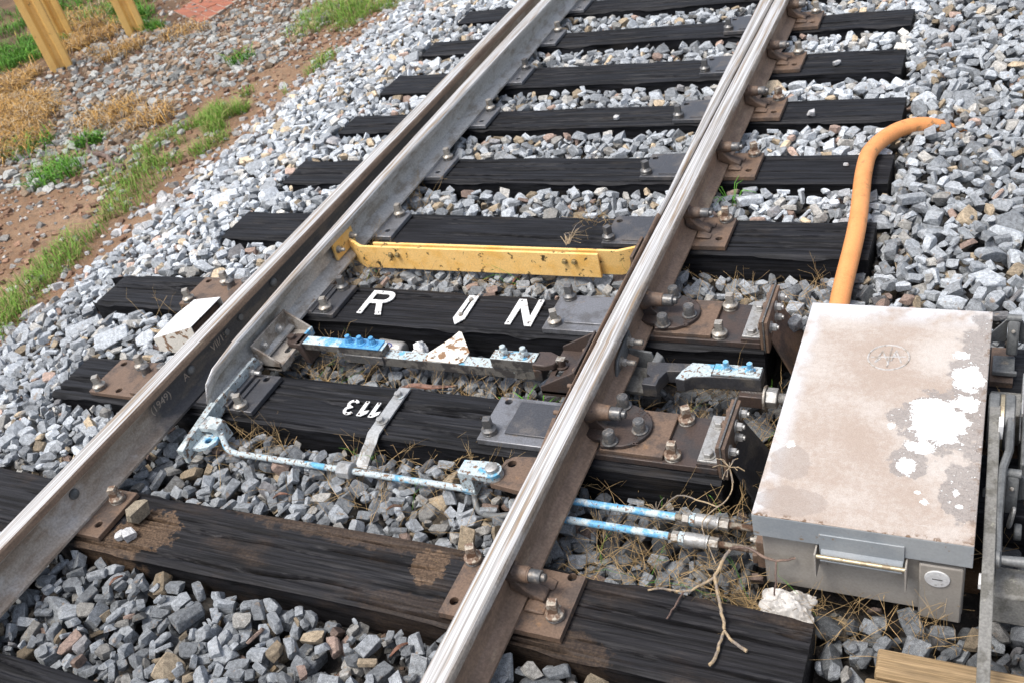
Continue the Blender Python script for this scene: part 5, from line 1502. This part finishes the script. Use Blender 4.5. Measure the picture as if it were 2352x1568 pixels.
DARK = [(-5.2, 4.7, .5, .45, 3, 0), (-5.9, 5.6, .8, .8, 3, 0), (-4.75, 5.6, .35, .35, .8, 0), (-4.3, 5.3, .18, .2, .5, 0), (-2.75, 2.7, .22, .16, .5, 0), (-3.35, 3.05, .2, .2, .25, 0), (-2.45, 4.35, .1, .1, .15, 0), (-3.9, 5.05, .15, .1, .3, 0), (-2.85, 3.15, .1, .08, .3, 0)]
def sp_dark(r_):
    for X_, Y_, q, gz in patch_pts(r_, DARK, 7000, -.35):
        g = r_.random()
        col = (.055+.06*g, .17+.12*g, .02)
        yield X_, Y_, gz-.004, r_.uniform(.05, .14), r_.uniform(.002, .0045), r_.uniform(.3, 1.2), col
V, F, C = blades(sp_dark, 2)
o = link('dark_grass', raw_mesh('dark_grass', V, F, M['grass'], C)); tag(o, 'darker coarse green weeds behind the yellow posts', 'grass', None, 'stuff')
DRY = [(-4.0, 3.5, .46, .36, 6, R(-20)), (-4.5, 3.95, .45, .42, 4, 0), (-3.6, 3.0, .34, .34, 2.2, 0), (-3.75, 2.6, .4, .34, 1.6, 0), (-4.55, 4.95, .35, .35, 2, 0), (-5.1, 5.4, .5, .4, 1.6, 0), (-2.6, 3.45, .2, .2, .5, 0), (-3.0, 3.5, .2, .25, .5, 0), (-3.9, 4.6, .25, .2, .7, 0), (-3.4, 4.9, .25, .2, .3, 0)]
def sp_dry(r_):
    for X_, Y_, q, gz in patch_pts(r_, DRY, 24000, -.34, 4.0):
        g = r_.random(); u = r_.random()
        col = (.40+.20*g, .22+.14*g, .05+.06*g) if u < .62 else ((.50, .42, .30) if u < .78 else (.14, .085, .045))
        yield X_, Y_, gz-.002, r_.uniform(.05, .15), r_.uniform(.0014, .0032), r_.uniform(.6, 1.9), col
V, F, C = blades(sp_dry, 3)
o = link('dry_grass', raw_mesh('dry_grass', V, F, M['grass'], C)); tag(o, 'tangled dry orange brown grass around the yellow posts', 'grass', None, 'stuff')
# thin dry weeds among the ballast
WEED = [(1.80, .44, .20, .09, 60, -.08), (1.95, .60, .13, .10, 40, -.09), (1.75, .66, .16, .05, 16, -.09), (2.08, .40, .07, .06, 34, -.09), (1.80, 1.00, .22, .05, 60, -.14), (2.02, .98, .08, .12, 30, -.14), (1.85, 1.22, .2, .04, 22, -.14), (1.75, 1.62, .18, .08, 26, -.08), (2.05, 1.6, .08, .1, 14, -.06),
        (.45, 1.04, .14, .05, 36, -.11), (.40, 1.20, .07, .04, 22, -.11), (.95, 1.02, .2, .04, 30, -.11), (1.2, 1.03, .12, .04, 18, -.11), (.42, .64, .12, .06, 30, -.06), (.95, .66, .2, .05, 26, -.06), (1.25, .66, .1, .05, 16, -.06), (.9, .48, .3, .06, 26, -.055), (.27, 1.72, .06, .08, 14, -.04), (.25, 2.17, .06, .1, 14, -.04), (.12, 2.0, .03, .3, 16, -.03),
        (.35, 1.62, .05, .05, 8, -.04), (1.15, 1.98, .06, .03, 8, .0), (2.28, .42, .12, .05, 26, -.09), (2.50, .40, .08, .05, 16, -.09), (2.62, .80, .05, .2, 18, -.10), (-.42, 1.22, .1, .05, 8, -.03), (1.68, .50, .06, .05, 12, -.08), (.3, 1.6, .06, .05, 8, -.04), (.9, 1.62, .4, .05, 20, -.04)]
def weeds(seed):
    r_ = np.random.default_rng(seed); V, F, C = [], [], []
    def seg(p, q, w0, w1, col):
        d = q-p; s_ = np.cross(d, r_.normal(size=3)); s_ = s_/(np.linalg.norm(s_)+1e-9); t_ = np.cross(d, s_); t_ /= (np.linalg.norm(t_)+1e-9)
        o_ = len(V)
        for a in range(3):
            an = a*2.094; V.append(p+(s_*math.cos(an)+t_*math.sin(an))*w0)
        for a in range(3):
            an = a*2.094; V.append(q+(s_*math.cos(an)+t_*math.sin(an))*w1)
        for a in range(3):
            b_ = (a+1) % 3; F.append((o_+a, o_+b_, o_+3+b_)); F.append((o_+a, o_+3+b_, o_+3+a))
        C.extend([col]*6)
    for (x, y, rx, ry, n, z) in WEED:
        for _ in range(int(n*1.9)):
            p = np.array([x+rx*r_.normal()*.6, y+ry*r_.normal()*.6, z+r_.uniform(-.01, .02)])
            col = np.array([.42, .29, .14])*r_.uniform(.5, 1.3); 
            if r_.random() < .04: col = np.array([.10, .26, .03])
            h = r_.uniform(.05, .15); a = r_.uniform(0, 6.283); ln = r_.uniform(.3, 2.2)
            d = np.array([math.cos(a)*ln, math.sin(a)*ln, 1.0]); d /= np.linalg.norm(d)
            ns = 4
            for k in range(ns):
                q = p+d*h/ns; d = d+np.array([r_.normal()*.12, r_.normal()*.12, -.10]); d /= np.linalg.norm(d)
                w_ = .0009*(1-.15*k)
                seg(p, q, w_, w_*.85, col)
                if k > 0 and r_.random() < .75:
                    bd = d+r_.normal(size=3)*.6; bd /= np.linalg.norm(bd)
                    seg(q, q+bd*h*r_.uniform(.15, .4), w_*.7, w_*.5, col)
                p = q
    return np.array(V), np.array(F), np.array(C)
V, F, C = weeds(4)
o = link('dry_weeds', raw_mesh('dry_weeds', V, F, M['grass'], C)); tag(o, 'thin dry branching weeds among the ballast and rods', 'weeds', None, 'stuff')
th = thing('grass_tuft', (1.655, 2.13, -.03), 'small green grass tuft beside the right rail near the conduit sleeper', 'grass tuft')
for k in range(9):
    a_ = k*1.3; l_ = .05+.012*(k % 4)
    b = MB(); x_, y_ = 1.64+.02*math.cos(a_), 2.20+.03*math.sin(a_)
    b.tube([(x_, y_, -.03), (x_+.4*l_*math.cos(a_), y_+.4*l_*math.sin(a_), .02), (x_+1.2*l_*math.cos(a_), y_+1.2*l_*math.sin(a_), .02-.01*(k % 3))], [.0018, .0016, .0006], 4)
    b.build('blade', M['green_blade'], th)
th = thing('grass_tuft', (1.30, 1.0, -.1), 'small bright green grass tuft below the drive rod near the right rail', 'grass tuft')
for k in range(12):
    a_ = k*1.1+.3; l_ = .06+.02*(k % 3)
    b = MB(); x_, y_ = 1.27+.05*math.cos(a_*1.7), 1.0+.02*math.sin(a_)
    b.tube([(x_, y_, -.11), (x_+.3*l_*math.cos(a_), y_+.3*l_*math.sin(a_), -.06), (x_+1.0*l_*math.cos(a_), y_+1.0*l_*math.sin(a_), -.035-.02*(k % 3))], [.0022, .002, .0007], 4)
    b.build('blade', M['green_blade'], th)

# bleached root tuft caught behind the yellow bar
th = thing('dry_root_tuft', (1.14, 1.80, .02), 'bleached dry root tuft caught behind the right half of the yellow bar', 'weed')
rt = np.random.default_rng(17)
for k in range(16):
    a_ = rt.uniform(-.9, .9); l_ = rt.uniform(.05, .14)
    p0 = Vector((1.135+rt.normal()*.006, 1.76+rt.normal()*.006, .055))
    d_ = Vector((math.sin(a_)*.9, .75, rt.uniform(-.1, .55)))*l_
    stick([p0, p0+d_*.5+Vector((rt.normal()*.008, 0, .012)), p0+d_+Vector((rt.normal()*.012, 0, -.012))], .0017, .0008, 'twig', 'root', th)
